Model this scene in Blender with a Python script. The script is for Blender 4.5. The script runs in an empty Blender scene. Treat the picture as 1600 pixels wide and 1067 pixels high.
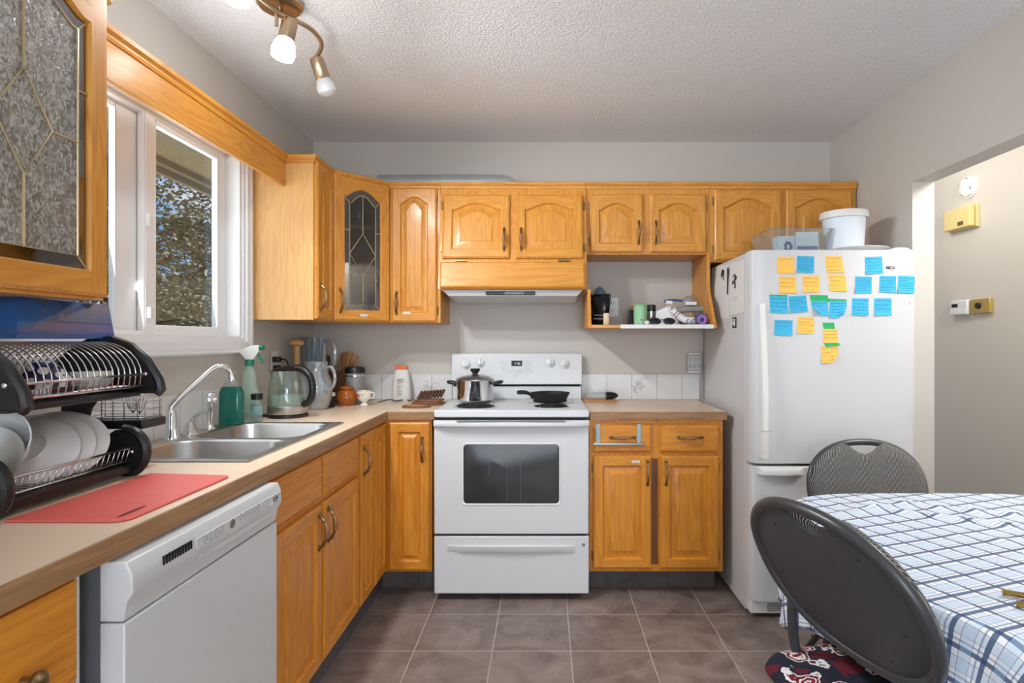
import bpy, bmesh, math, random
from mathutils import Matrix, Vector
R=math.radians; PI=math.pi
random.seed(7)
C=bpy.context.scene.collection
S=bpy.context.scene
F,CX,CY,EH=925.0,851.0,532.0,1.26
def at(px,py,Y): return Vector(((px-CX)*Y/F, Y, EH+(CY-py)*Y/F))
def on(px,py,h):           # point on the horizontal plane at height h
    Y=(EH-h)*F/(py-CY); return Vector(((px-CX)*Y/F, Y, h))
XL,XR,YB,HC=-1.362,1.683,3.49,2.43
CT=0.913

# ------------------------------------------------------------------ materials
def srgb(r,g,b):
    f=lambda c:(c/255/12.92) if c/255<=0.04045 else ((c/255+0.055)/1.055)**2.4
    return (f(r),f(g),f(b),1)
class NT:
    def __init__(s,name):
        s.m=bpy.data.materials.new(name); s.m.use_nodes=True; s.t=s.m.node_tree
        s.b=s.t.nodes['Principled BSDF']; s.out=s.t.nodes['Material Output']
    def n(s,typ,**k):
        x=s.t.nodes.new(typ)
        for a,v in k.items():
            if a.startswith('_'): x.inputs[int(a[1:])].default_value=v
            else: setattr(x,a,v)
        return x
    def l(s,a,b): s.t.links.new(a,b)
    def math(s,op,a,b=None,c=None):
        x=s.n('ShaderNodeMath',operation=op)
        for i,v in enumerate((a,b,c)):
            if v is None: continue
            if hasattr(v,'links') or hasattr(v,'is_output'): s.l(v,x.inputs[i])
            else: x.inputs[i].default_value=v
        return x.outputs[0]
    def mix(s,f,a,b,mode='MIX'):
        x=s.n('ShaderNodeMix',data_type='RGBA',blend_type=mode)
        for i,v in ((0,f),(6,a),(7,b)):
            if hasattr(v,'is_output'): s.l(v,x.inputs[i])
            else: x.inputs[i].default_value=v
        return x.outputs[2]
    def ramp(s,f,stops):
        x=s.n('ShaderNodeValToRGB'); e=x.color_ramp.elements
        while len(e)<len(stops): e.new(0.5)
        for i,(p,c) in enumerate(stops): e[i].position=p; e[i].color=c
        s.l(f,x.inputs[0]); return x.outputs[0]
    def coord(s,kind='Object'): return s.n('ShaderNodeTexCoord').outputs[kind]
    def pos(s): return s.n('ShaderNodeNewGeometry').outputs['Position']
    def mapping(s,v,sc=(1,1,1),loc=(0,0,0),rot=(0,0,0)):
        x=s.n('ShaderNodeMapping'); s.l(v,x.inputs[0])
        x.inputs['Location'].default_value=loc; x.inputs['Rotation'].default_value=rot; x.inputs['Scale'].default_value=sc
        return x.outputs[0]
    def noise(s,v,scale=5,detail=2,rough=.5,dist=0):
        x=s.n('ShaderNodeTexNoise'); s.l(v,x.inputs['Vector'])
        x.inputs['Scale'].default_value=scale; x.inputs['Detail'].default_value=detail
        x.inputs['Roughness'].default_value=rough; x.inputs['Distortion'].default_value=dist
        return x.outputs['Fac']
    def bump(s,h,strength=.3,dist=.01):
        x=s.n('ShaderNodeBump'); s.l(h,x.inputs['Height']); x.inputs['Strength'].default_value=strength; x.inputs['Distance'].default_value=dist
        s.l(x.outputs[0],s.b.inputs['Normal']); return x
    def set(s,col=None,rough=None,metal=None,**k):
        if col is not None:
            if hasattr(col,'is_output'): s.l(col,s.b.inputs['Base Color'])
            else: s.b.inputs['Base Color'].default_value=col
        if rough is not None: s.b.inputs['Roughness'].default_value=rough
        if metal is not None: s.b.inputs['Metallic'].default_value=metal
        for a,v in k.items(): s.b.inputs[a.replace('_',' ')].default_value=v
        return s
def plain(name,rgb,rough=.5,metal=0,var=.04,vs=30,bump=0,**k):
    n=NT(name); c=srgb(*rgb)
    f=n.noise(n.coord(),vs,3)
    d=tuple(max(0,x*(1-var*3)) for x in c[:3])+(1,)
    n.set(n.mix(f,c,d),rough,metal,**k)
    if bump: n.bump(f,bump,.002)
    return n.m
def oak(name,axis,base=(215,150,60),dark=(184,111,28),rough=.42):
    n=NT(name); co=n.coord()
    rnd=n.n('ShaderNodeObjectInfo').outputs['Random']
    va=n.n('ShaderNodeVectorMath',operation='ADD'); n.l(co,va.inputs[0])
    cmb=n.n('ShaderNodeCombineXYZ'); r2=n.math('MULTIPLY',rnd,7.0)
    for i in range(3): n.l(r2,cmb.inputs[i])
    n.l(cmb.outputs[0],va.inputs[1]); v=va.outputs[0]
    sc={'x':(1.2,13,13),'y':(13,1.2,13),'z':(13,13,1.2)}[axis]
    m=n.mapping(v,sc)
    big=n.noise(m,1.1,2,.5,.6)
    rings=n.math('FRACT',n.math('MULTIPLY',big,9.0))
    rings=n.math('ABSOLUTE',n.math('SUBTRACT',rings,.5))
    sc2={'x':(8,260,260),'y':(260,8,260),'z':(260,260,8)}[axis]
    fine=n.noise(n.mapping(v,sc2),1,2,.6)
    pores=n.math('GREATER_THAN',fine,.62)
    a=n.mix(n.math('MULTIPLY',rings,1.1),srgb(*base),srgb(*dark))
    b=n.mix(n.math('MULTIPLY',pores,.28),a,srgb(int(dark[0]*.8),int(dark[1]*.75),int(dark[2]*.7)))
    n.set(b,rough); n.bump(fine,.06,.001)
    n.b.inputs['Coat Weight'].default_value=.12; n.b.inputs['Coat Roughness'].default_value=.15
    return n.m
def clear(name,rgb=(255,255,255),refl=.12,rough=.02,milky=0,bump=None,fk=.45):
    n=NT(name); t=n.t
    tr=n.n('ShaderNodeBsdfTransparent'); tr.inputs[0].default_value=srgb(*rgb)
    gl=n.n('ShaderNodeBsdfGlossy'); gl.inputs['Roughness'].default_value=rough
    lw=n.n('ShaderNodeLayerWeight'); lw.inputs[0].default_value=.35
    f=n.math('ADD',n.math('MULTIPLY',lw.outputs['Facing'],fk),refl)
    if bump:
        nz=n.noise(n.mapping(n.coord(),bump),1,2,.5,1.5)
        bp=n.n('ShaderNodeBump'); bp.inputs['Strength'].default_value=.7; bp.inputs['Distance'].default_value=.01
        n.l(nz,bp.inputs['Height']); n.l(bp.outputs[0],gl.inputs['Normal']); n.l(bp.outputs[0],lw.inputs['Normal'])
    mx=n.n('ShaderNodeMixShader'); n.l(f,mx.inputs[0]); n.l(tr.outputs[0],mx.inputs[1]); n.l(gl.outputs[0],mx.inputs[2])
    o=mx.outputs[0]
    if milky:
        df=n.n('ShaderNodeBsdfDiffuse'); df.inputs[0].default_value=srgb(*rgb)
        m2=n.n('ShaderNodeMixShader'); m2.inputs[0].default_value=milky
        if bump: n.l(n.math('MULTIPLY',n.ramp(nz,[(.42,(.25,.25,.25,1)),(.62,(1,1,1,1))]),milky),m2.inputs[0])
        n.l(o,m2.inputs[1]); n.l(df.outputs[0],m2.inputs[2]); o=m2.outputs[0]
    n.l(o,n.out.inputs[0]); n.t.nodes.remove(n.b); return n.m
def emit(name,rgb,st):
    n=NT(name); n.b.inputs['Emission Color'].default_value=srgb(*rgb); n.b.inputs['Emission Strength'].default_value=st
    n.b.inputs['Base Color'].default_value=srgb(*rgb); return n.m

def wallmat(name,rgb):
    n=NT(name); f=n.noise(n.pos(),260,2); g=n.noise(n.pos(),1.3,2)
    n.set(n.mix(g,srgb(*rgb),srgb(*[int(c*.97) for c in rgb])),.6); n.bump(f,.08,.001); return n.m
M={}
M['wall']=wallmat('greige wall paint',(199,194,187))
M['hall']=wallmat('hall paint',(214,207,196))
def ceilmat():
    n=NT('popcorn ceiling'); a=n.noise(n.pos(),95,3,.6); b=n.noise(n.pos(),240,2)
    h=n.math('ADD',n.ramp(a,[(.42,(0,0,0,1)),(.66,(1,1,1,1))]),n.math('MULTIPLY',b,.3))
    n.set(srgb(246,247,249),.9); n.bump(h,.7,.007); return n.m
M['ceil']=ceilmat()
def tilemat(name,T,ox,oy,axes,col1,col2,grout,gw,rough,bumpy=.25):
    n=NT(name); p=n.pos(); sp=n.n('ShaderNodeSeparateXYZ'); n.l(p,sp.inputs[0])
    def line(o,off):
        f=n.math('FRACT',n.math('DIVIDE',n.math('SUBTRACT',o,off-50*T),T))
        d=n.math('MINIMUM',f,n.math('SUBTRACT',1.0,f))
        return n.math('LESS_THAN',d,gw/2/T), n.math('FLOOR',n.math('DIVIDE',n.math('SUBTRACT',o,off-50*T),T))
    a,ia=line(sp.outputs[axes[0]],ox)
    if oy is None: msk=a; ib=ia
    else:
        b,ib=line(sp.outputs[axes[1]],oy); msk=n.math('MAXIMUM',a,b)
    off=n.math('ADD',n.math('MULTIPLY',ia,3.7),n.math('MULTIPLY',ib,5.3))
    c=n.n('ShaderNodeCombineXYZ'); n.l(off,c.inputs[0]); n.l(off,c.inputs[2])
    va=n.n('ShaderNodeVectorMath',operation='ADD'); n.l(p,va.inputs[0]); n.l(c.outputs[0],va.inputs[1])
    z=n.noise(va.outputs[0],6,6,.62,.8)
    col=n.mix(n.ramp(z,[(.35,(0,0,0,1)),(.68,(1,1,1,1))]),srgb(*col1),srgb(*col2))
    n.set(n.mix(msk,col,srgb(*grout)),rough)
    n.bump(n.math('SUBTRACT',n.math('MULTIPLY',z,.35),msk),bumpy,.003); return n.m
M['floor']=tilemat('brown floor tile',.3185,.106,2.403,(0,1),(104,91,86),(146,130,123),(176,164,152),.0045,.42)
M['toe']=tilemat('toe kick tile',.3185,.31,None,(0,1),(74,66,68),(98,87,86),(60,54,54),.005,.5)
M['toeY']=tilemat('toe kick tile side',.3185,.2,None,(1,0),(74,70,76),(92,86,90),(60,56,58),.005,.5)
M['bs']=tilemat('white wall tile',.147,.218+.0,None,(0,2),(222,222,222),(214,214,214),(150,150,148),.003,.2,.1)
M['bsY']=tilemat('white wall tile side',.147,2.49,None,(1,2),(222,222,222),(214,214,214),(150,150,148),.003,.2,.1)
M['oakz']=oak('oak vertical grain','z'); M['oakx']=oak('oak horizontal grain','x')
M['oaky']=oak('oak grain along y','y')
LO=dict(base=(216,142,40),dark=(184,104,16))  # weaker light on the base cabinets put into a more saturated oak
M['loz']=oak('shaded oak base vertical grain','z',**LO); M['lox']=oak('shaded oak base horizontal grain','x',**LO); M['loy']=oak('shaded oak base grain along y','y',**LO)
M['side']=oak('light oak veneer','z',(218,170,106),(200,146,80),.45)
M['darkoak']=oak('shadowed joint oak','z',(120,70,26),(96,52,18))
M['edgex']=oak('brown oak edge x','x',(164,124,84),(122,86,52),.5); M['edgey']=oak('brown oak edge y','y',(164,124,84),(116,82,48),.5)
def lam():
    n=NT('beige laminate'); f=n.noise(n.pos(),7,5,.6); g=n.noise(n.pos(),600,1)
    c=n.mix(f,srgb(230,208,184),srgb(218,192,164)); sp=n.math('GREATER_THAN',g,.7)
    n.set(n.mix(n.math('MULTIPLY',sp,.15),c,srgb(150,115,85)),.33); return n.m
M['lam']=lam()
M['white']=plain('white enamel',(214,215,217),.28,var=.01)
M['whitep']=plain('white plastic',(228,228,226),.4,var=.01)
M['vinyl']=plain('white vinyl',(238,239,241),.35,var=.01)
M['fridge']=plain('white textured fridge steel',(207,208,210),.4,var=.01,vs=500,bump=.06)
M['steel']=plain('brushed steel',(190,192,194),.3,1,var=.05,vs=8)
M['chrome']=plain('chrome',(225,227,230),.08,1,var=.01)
M['wire']=plain('chrome wire',(210,210,212),.2,1,var=.01)
M['brass']=plain('antique brass',(150,124,84),.32,.9,var=.15,vs=60)
M['brassb']=plain('polished brass',(190,156,88),.25,1,var=.05)
M['satin']=plain('satin nickel brass',(190,168,140),.28,1,var=.04)
M['woodknob']=plain('brown wood grip',(150,104,62),.4)
M['black']=plain('black plastic',(22,22,24),.35,var=.1)
M['blackm']=plain('matte black',(16,16,17),.6,var=.1)
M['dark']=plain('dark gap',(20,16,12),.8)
M['grey']=plain('grey plastic',(120,122,126),.4)
M['frameg']=plain('charcoal tube paint',(62,62,64),.3,var=.05)
M['ovenglass']=plain('oven glass',(58,58,60),.12,var=.2,vs=12)
M['alu']=plain('galvanised duct',(198,208,210),.4,.55,var=.1,vs=15)
M['lead']=plain('brass came',(196,176,140),.35,.6)
M['glass']=clear('window glass',(250,252,252),.01,fk=.10)
M['clear']=clear('clear glassware',(236,242,246),.10)
M['clearp']=clear('clear plastic',(240,246,248),.05,.1,.07)
M['smoke']=clear('bevelled smoke glass',(120,108,98),.16,.05)
M['tex']=clear('textured grey glass',(206,202,194),.06,.12,.55,bump=(90,90,60),fk=.28)
M['tex2']=clear('leaded clear glass',(196,196,196),.05,.05)
M['red']=plain('red silicone',(226,98,88),.5,var=.06)
M['frost']=emit('lit frosted glass',(255,252,248),3.0)
M['bulboff']=clear('unlit frosted glass',(235,236,238),.1,.2,.45)
def plaid():
    n=NT('blue plaid cloth'); uv=n.coord('UV'); r=n.mapping(uv,(1,1,1),(0,0,0),(0,0,R(-20))); sp=n.n('ShaderNodeSeparateXYZ'); n.l(r,sp.inputs[0])
    P=.066
    def st(o,pos,w):
        f=n.math('FRACT',n.math('ADD',n.math('DIVIDE',o,P),50.5-pos)); return n.math('LESS_THAN',n.math('ABSOLUTE',n.math('SUBTRACT',f,.5)),w/2/P)
    c=srgb(236,236,238)
    for ax in (0,1):
        o=sp.outputs[ax]
        c=n.mix(n.math('MULTIPLY',st(o,.72,.022),.34),c,srgb(160,196,230),'MIX')
        c=n.mix(n.math('MULTIPLY',st(o,.2,.0098),.88),c,srgb(44,74,116),'MIX')
        c=n.mix(n.math('MULTIPLY',st(o,.40,.0035),.6),c,srgb(58,92,140),'MIX')
        c=n.mix(n.math('MULTIPLY',st(o,.92,.0022),.55),c,srgb(60,90,130),'MIX')
        c=n.mix(n.math('MULTIPLY',st(o,.56,.0015),.5),c,srgb(60,90,130),'MIX')
    n.set(c,.85); n.bump(n.noise(uv,900,1),.1,.001); return n.m
M['plaid']=plaid()
def rib():
    n=NT('ribbed black grey fabric'); m=n.mapping(n.coord(),(1,1,1),(0,0,0),(R(20),0,0))
    w=n.n('ShaderNodeTexWave',wave_type='BANDS',bands_direction='Y'); n.l(m,w.inputs[0]); w.inputs['Scale'].default_value=60; w.inputs['Distortion'].default_value=.6
    f=n.noise(n.mapping(n.coord(),(300,300,300)),1,1)
    k=n.math('MULTIPLY',w.outputs['Fac'],n.math('ADD',f,.35))
    n.set(n.ramp(k,[(.3,srgb(30,30,32)),(.75,srgb(150,148,146))]),.9); n.bump(w.outputs['Fac'],.4,.002); return n.m
M['rib']=rib()
def floral():
    n=NT('floral woven cushion'); co=n.coord()
    v=n.n('ShaderNodeTexVoronoi'); n.l(co,v.inputs['Vector']); v.inputs['Scale'].default_value=15
    w=n.n('ShaderNodeTexNoise'); n.l(co,w.inputs['Vector']); w.inputs['Scale'].default_value=26; w.inputs['Detail'].default_value=3
    d=n.math('ADD',v.outputs['Distance'],n.math('MULTIPLY',n.math('SUBTRACT',w.outputs['Fac'],.5),.75))
    base=n.mix(n.math('GREATER_THAN',n.noise(co,7,2),.5),srgb(24,30,48),srgb(104,16,38))
    fl=n.ramp(d,[(0,srgb(120,16,40)),(.12,srgb(230,225,222)),(.17,srgb(132,22,48)),(.27,srgb(232,226,222)),(.34,srgb(110,18,40)),(.44,srgb(236,232,228)),(.50,srgb(30,30,48))])
    fl.node.color_ramp.interpolation='CONSTANT'
    m=n.math('LESS_THAN',d,.62)
    n.set(n.mix(m,base,fl),.95); n.bump(w.outputs['Fac'],.4,.003); return n.m
M['floral']=floral()
def leafmat(name,a,b):
    n=NT(name); f=n.n('ShaderNodeObjectInfo'); g=n.noise(n.pos(),3,3)
    n.set(n.mix(g,srgb(*a),srgb(*b)),.7); n.b.inputs['Transmission Weight'].default_value=0; return n.m
M['leaf']=leafmat('olive foliage',(126,120,92),(66,64,46)); M['leaf2']=leafmat('dark green foliage',(92,94,64),(48,52,34))
M['bark']=plain('tree bark',(84,70,56),.9)
M['bounce_ground']=plain('pale bounce ground',(190,182,160),.9)  # unseen ground, made pale to bounce light up to the soffit
M['soffit']=tilemat('perforated soffit',.018,0,0,(0,1),(206,192,160),(190,174,142),(128,112,86),.005,.7)
M['fascia']=plain('beige fascia',(150,142,122),.6)

# ------------------------------------------------------------------ geometry
class MB:
    def __init__(s): s.v=[];s.f=[];s.m=[];s.uv={}
    def add(s,vs,fs,m=0):
        o=len(s.v); s.v+= [Vector(p) for p in vs]
        for f in fs: s.f.append([o+i for i in f]); s.m.append(m)
        return s
    def box(s,x0,x1,y0,y1,z0,z1,m=0):
        x0,x1=min(x0,x1),max(x0,x1);y0,y1=min(y0,y1),max(y0,y1);z0,z1=min(z0,z1),max(z0,z1)
        return s.add([(x0,y0,z0),(x1,y0,z0),(x1,y1,z0),(x0,y1,z0),(x0,y0,z1),(x1,y0,z1),(x1,y1,z1),(x0,y1,z1)],
          [(0,3,2,1),(4,5,6,7),(0,1,5,4),(1,2,6,5),(2,3,7,6),(3,0,4,7)],m)
    def loft(s,loops,m=0,c0=True,c1=True,closed=True):
        n=len(loops[0]); vs=[p for L in loops for p in L]; fs=[]
        for i in range(len(loops)-1):
            for j in range(n if closed else n-1):
                k=(j+1)%n; fs.append((i*n+j,i*n+k,(i+1)*n+k,(i+1)*n+j))
        if c0: fs.append(tuple(range(n))[::-1])
        if c1: fs.append(tuple((len(loops)-1)*n+j for j in range(n)))
        return s.add(vs,fs,m)
    def lathe(s,prof,c=(0,0,0),n=32,m=0,ax=None,c0=True,c1=True,sx=1,sy=1):
        # prof: [(r,z)...]; ax: optional direction of the axis
        L=[]; q=Vector((0,0,1)).rotation_difference(Vector(ax)).to_matrix() if ax is not None else None
        for r,z in prof:
            lp=[]
            for i in range(n):
                a=2*PI*i/n; p=Vector((max(r,1e-5)*math.cos(a)*sx,max(r,1e-5)*math.sin(a)*sy,z))
                if q: p=q@p
                lp.append(p+Vector(c))
            L.append(lp)
        return s.loft(L,m,c0,c1)
    def tube(s,path,r,n=8,m=0,closed=False,flat=1):
        P=[Vector(p) for p in path]; k=len(P); rs=r if isinstance(r,(list,tuple)) else [r]*k
        up=None;L=[]
        for i,p in enumerate(P):
            a=P[(i-1)%k] if (closed or i>0) else p; b=P[(i+1)%k] if (closed or i<k-1) else p
            t=(b-a).normalized() if (b-a).length>1e-9 else Vector((0,0,1))
            if up is None:
                up=t.orthogonal().normalized()
                if flat!=1: up=(Vector((0,0,1))-t*t.z).normalized()
            up=(up-t*up.dot(t)); up=up.normalized() if up.length>1e-6 else t.orthogonal().normalized()
            w=t.cross(up)
            L.append([p+(up*math.cos(2*PI*j/n)*flat+w*math.sin(2*PI*j/n))*rs[i] for j in range(n)])
        if closed: L.append(L[0]); return s.loft(L,m,False,False)
        return s.loft(L,m)
    def prism(s,pts,d0,d1,plane='xz',m=0):
        f={'xz':lambda a,b,d:(a,d,b),'xy':lambda a,b,d:(a,b,d),'yz':lambda a,b,d:(d,a,b)}[plane]
        return s.loft([[Vector(f(a,b,d0)) for a,b in pts],[Vector(f(a,b,d1)) for a,b in pts]],m)
    def xf(s,Mx):
        s.v=[Mx@p for p in s.v]; return s
    def sphere(s,c,r,n=16,m=0,sc=(1,1,1)):
        L=[]
        for i in range(n//2+1):
            a=PI*i/(n//2); L.append([Vector((c[0]+sc[0]*r*max(math.sin(a),1e-4)*math.cos(2*PI*j/n),c[1]+sc[1]*r*max(math.sin(a),1e-4)*math.sin(2*PI*j/n),c[2]-sc[2]*r*math.cos(a))) for j in range(n)])
        return s.loft(L,m,False,False)
PM={}
def rr(cx,cy,hx,hy,r,n=6,z=0):
    out=[]
    for sx,sy,a0 in ((1,1,0),(-1,1,90),(-1,-1,180),(1,-1,270)):
        for i in range(n+1):
            a=R(a0+90*i/n); out.append(Vector((cx+sx*(hx-r)+r*math.cos(a),cy+sy*(hy-r)+r*math.sin(a),z)))
    return out
def make(name,mb,mats,parent=None,mat=None,world=False,bevel=0,sub=0,smooth=38,solid=0,label=None):
    me=bpy.data.meshes.new(name); off=Vector((0,0,0))
    if world:
        if parent is not None: inv=PM[parent].inverted()
        else:
            xs=[p.x for p in mb.v];ys=[p.y for p in mb.v];zs=[p.z for p in mb.v]
            off=Vector(((min(xs)+max(xs))/2,(min(ys)+max(ys))/2,min(zs))); inv=Matrix.Translation(-off)
        vs=[inv@p for p in mb.v]
    else: vs=mb.v
    me.from_pydata([tuple(p) for p in vs],[],mb.f)
    if not isinstance(mats,(list,tuple)): mats=[mats]
    for m in mats: me.materials.append(M[m] if isinstance(m,str) else m)
    me.polygons.foreach_set('material_index',mb.m)
    if mb.uv:
        l=me.uv_layers.new(name='UVMap')
        for lp in me.loops: l.data[lp.index].uv=mb.uv.get(lp.vertex_index,(0,0))
    b=bmesh.new(); b.from_mesh(me)
    if not mb.uv and not sub and not solid: bmesh.ops.remove_doubles(b,verts=b.verts,dist=1e-6)
    bmesh.ops.recalc_face_normals(b,faces=b.faces); b.to_mesh(me); b.free()
    me.polygons.foreach_set('use_smooth',[True]*len(me.polygons))
    if smooth<180: me.set_sharp_from_angle(angle=R(smooth))
    o=bpy.data.objects.new(name,me); C.objects.link(o)
    loc=mat if mat is not None else Matrix.Translation(off)
    o.matrix_basis=loc
    if parent is not None: o.parent=parent; PM[o]=PM[parent]@loc
    else: PM[o]=loc
    if solid:
        k=o.modifiers.new('thick','SOLIDIFY'); k.thickness=solid; k.offset=0
    if sub:
        k=o.modifiers.new('sub','SUBSURF'); k.levels=k.render_levels=sub
    if bevel:
        k=o.modifiers.new('bev','BEVEL'); k.width=bevel; k.segments=2; k.limit_method='ANGLE'; k.angle_limit=R(40)
    if label: o['label']=label
    return o
def tag(o,label,cat,group=None):
    o['label']=label; o['category']=cat
    if group: o['group']=group
    return o
def thing(name,label,cat,loc=(0,0,0),rz=0,group=None,mat=None):
    o=bpy.data.objects.new(name,None); o.empty_display_size=.05; C.objects.link(o)
    mt=mat if mat is not None else Matrix.Translation(Vector(loc))@Matrix.Rotation(rz,4,'Z')
    o.matrix_basis=mt; PM[o]=mt; return tag(o,label,cat,group)
def struct(name,mb,mats,parent=None,world=True,**k):
    o=make(name,mb,mats,parent,world=world,**k)
    if parent is None: o['kind']='structure'
    return o
def frame(origin,into):
    i=Vector(into).normalized(); up=Vector((0,0,1)); r=i.cross(up).normalized(); up=r.cross(i)
    m=Matrix((r,i,up)).transposed().to_4x4(); m.translation=Vector(origin); return m
def fr2(origin,right,into):
    r=Vector(right).normalized(); i=Vector(into).normalized(); u=r.cross(i)
    m=Matrix((r,i,u)).transposed().to_4x4(); m.translation=Vector(origin); return m
def arc(c,r,a0,a1,n,plane='xz',k=0):
    out=[]
    for i in range(n+1):
        a=R(a0+(a1-a0)*i/n); x=c[0]+r*math.cos(a); z=c[1]+r*math.sin(a)
        out.append({'xz':(x,k,z),'yz':(k,x,z),'xy':(x,z,k)}[plane])
    return out

# smooth the rod with Catmull-Rom
def cr(P,n=8):
    P=[Vector(p) for p in P]; Q=[P[0]]+P+[P[-1]]; out=[]
    for i in range(1,len(Q)-2):
        for k in range(n):
            t=k/n; a,b_,c_,d_=Q[i-1],Q[i],Q[i+1],Q[i+2]
            out.append(.5*((2*b_)+(c_-a)*t+(2*a-5*b_+4*c_-d_)*t*t+(3*b_-a-3*c_+d_)*t**3))
    return out+[P[-1]]

# ------------------------------------------------------------------ camera
cd=bpy.data.cameras.new('camera'); cam=bpy.data.objects.new('camera',cd); C.objects.link(cam); S.camera=cam
cam.location=(0,0,EH); cam.rotation_euler=(R(90),0,0)
cd.sensor_width=36; cd.lens=F*36/1600; cd.shift_x=-(CX-800)/1600; cd.shift_y=-(533.5-CY)/1600; cd.clip_start=.05

# ------------------------------------------------------------------ shell
YN=-2.6; XH=2.4
b=MB().box(XL-.3,XH+.12,YN-.1,5.6,-.06,0); struct('floor',b,'floor')
b=MB().box(XL-.14,XH+.12,YN-.1,5.6,HC,HC+.1); struct('ceiling',b,'ceil')
WY0,WY1,WZ0,WZ1=1.47,2.65,1.265,2.10
b=MB()
for y0,y1,z0,z1 in ((YN,WY0,0,HC),(WY1,YB+.1,0,HC),(WY0,WY1,0,WZ0),(WY0,WY1,WZ1,HC)): b.box(XL-.12,XL,y0,y1,z0,z1)
struct('wall_left',b,'wall')
struct('wall_back',MB().box(XL,XR+.1,YB,YB+.1,0,HC),'wall')
b=MB().box(XR,XR+.101,2.71,YB,0,HC); b.box(XR,XR+.101,.55,2.71,1.987,HC); b.box(XR,XR+.101,YN,.55,0,HC)
struct('wall_right',b,'wall')
struct('wall_hall',MB().box(XH,XH+.1,YN,5.5,0,HC),'hall')
b=MB().box(XR+.101,XH,5.4,5.5,0,HC); struct('wall_hall_end',b,'hall')
b=MB().box(XL,-1.1,YN-.1,YN,0,HC); b.box(1.5,XH,YN-.1,YN,0,HC); b.box(-1.1,1.5,YN-.1,YN,2.1,HC); b.box(-1.1,1.5,YN-.1,YN,0,.1)
struct('wall_rear',b,'wall')
# rear patio window, unseen, added so that fill light can enter
w=struct('added_window',MB().box(-1.1,-1.04,YN-.08,YN-.02,.1,2.1).box(1.44,1.5,YN-.08,YN-.02,.1,2.1).box(-1.04,1.44,YN-.08,YN-.02,2.04,2.1).box(-1.04,1.44,YN-.08,YN-.02,.1,.16).box(.17,.23,YN-.08,YN-.02,.16,2.04),'vinyl')
struct('glass_pane',MB().box(-1.04,1.44,YN-.052,YN-.048,.16,2.04),'glass',w)
# kitchen window
w=bpy.data.objects.new('window_1',None); C.objects.link(w); w.location=(XL,2.06,1.2); PM[w]=Matrix.Translation((XL,2.06,1.2)); w['kind']='structure'
def rectframe(b,X0,X1,y0,y1,z0,z1,t,m=0):
    b.box(X0,X1,y0,y1,z0,z0+t,m).box(X0,X1,y0,y1,z1-t,z1,m).box(X0,X1,y0,y0+t,z0+t,z1-t,m).box(X0,X1,y1-t,y1,z0+t,z1-t,m)
b=MB(); cs=.065
for d,t in ((.0,cs),(.012,.045),(.018,.018)):
    rectframe(b,XL+.0005+ (d if d else 0),XL+.014+d,WY0-cs+(.0 if d==0 else .006 if d<.015 else .01),WY1+cs-(.0 if d==0 else .006 if d<.015 else .01),WZ0-cs+(.0 if d==0 else .006),WZ1+cs-(.0 if d==0 else .006),t)
struct('window_casing',b,'vinyl',w,bevel=.003)
b=MB(); rectframe(b,XL-.1195,XL+.004,WY0+.0005,WY1-.0005,WZ0+.0005,WZ1-.0005,.012); rectframe(b,XL-.112,XL-.058,WY0+.012,WY1-.012,WZ0+.012,WZ1-.012,.018)
struct('window_frame',b,'vinyl',w,bevel=.002)
def sash(X,y0,y1,t0,t1,n):
    b=MB(); z0,z1=WZ0+.02,WZ1-.02
    b.box(X-.012,X+.012,y0,y0+t0,z0,z1).box(X-.012,X+.012,y1-t1,y1,z0,z1).box(X-.012,X+.012,y0+t0,y1-t1,z0,z0+.032).box(X-.012,X+.012,y0+t0,y1-t1,z1-.032,z1)
    f=.008
    b.box(X+.012,X+.016,y0+.004,y0+t0-f,z0+.004,z1-.004)
    o=struct('sash',b,'vinyl',w,bevel=.002)
    struct('glass_pane',MB().box(X-.003,X+.001,y0+t0,y1-t1,z0+.032,z1-.032),'glass',o)
sash(XL-.072,2.10,2.625,.065,.05,1)
sash(XL-.100,1.50,2.145,.05,.145,2)
b=MB().lathe([(.0,0),(.013,0),(.014,.005),(.010,.012),(0,.013)],n=20,ax=(1,0,0),c=(XL-.056,2.115,1.69),sx=1.9); 
lk=make('window_latch',b,'whitep',w,world=True)
make('window_stop',MB().box(XL-.056,XL-.04,2.108,2.13,1.34,1.38),'whitep',w,world=True,bevel=.002)

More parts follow.
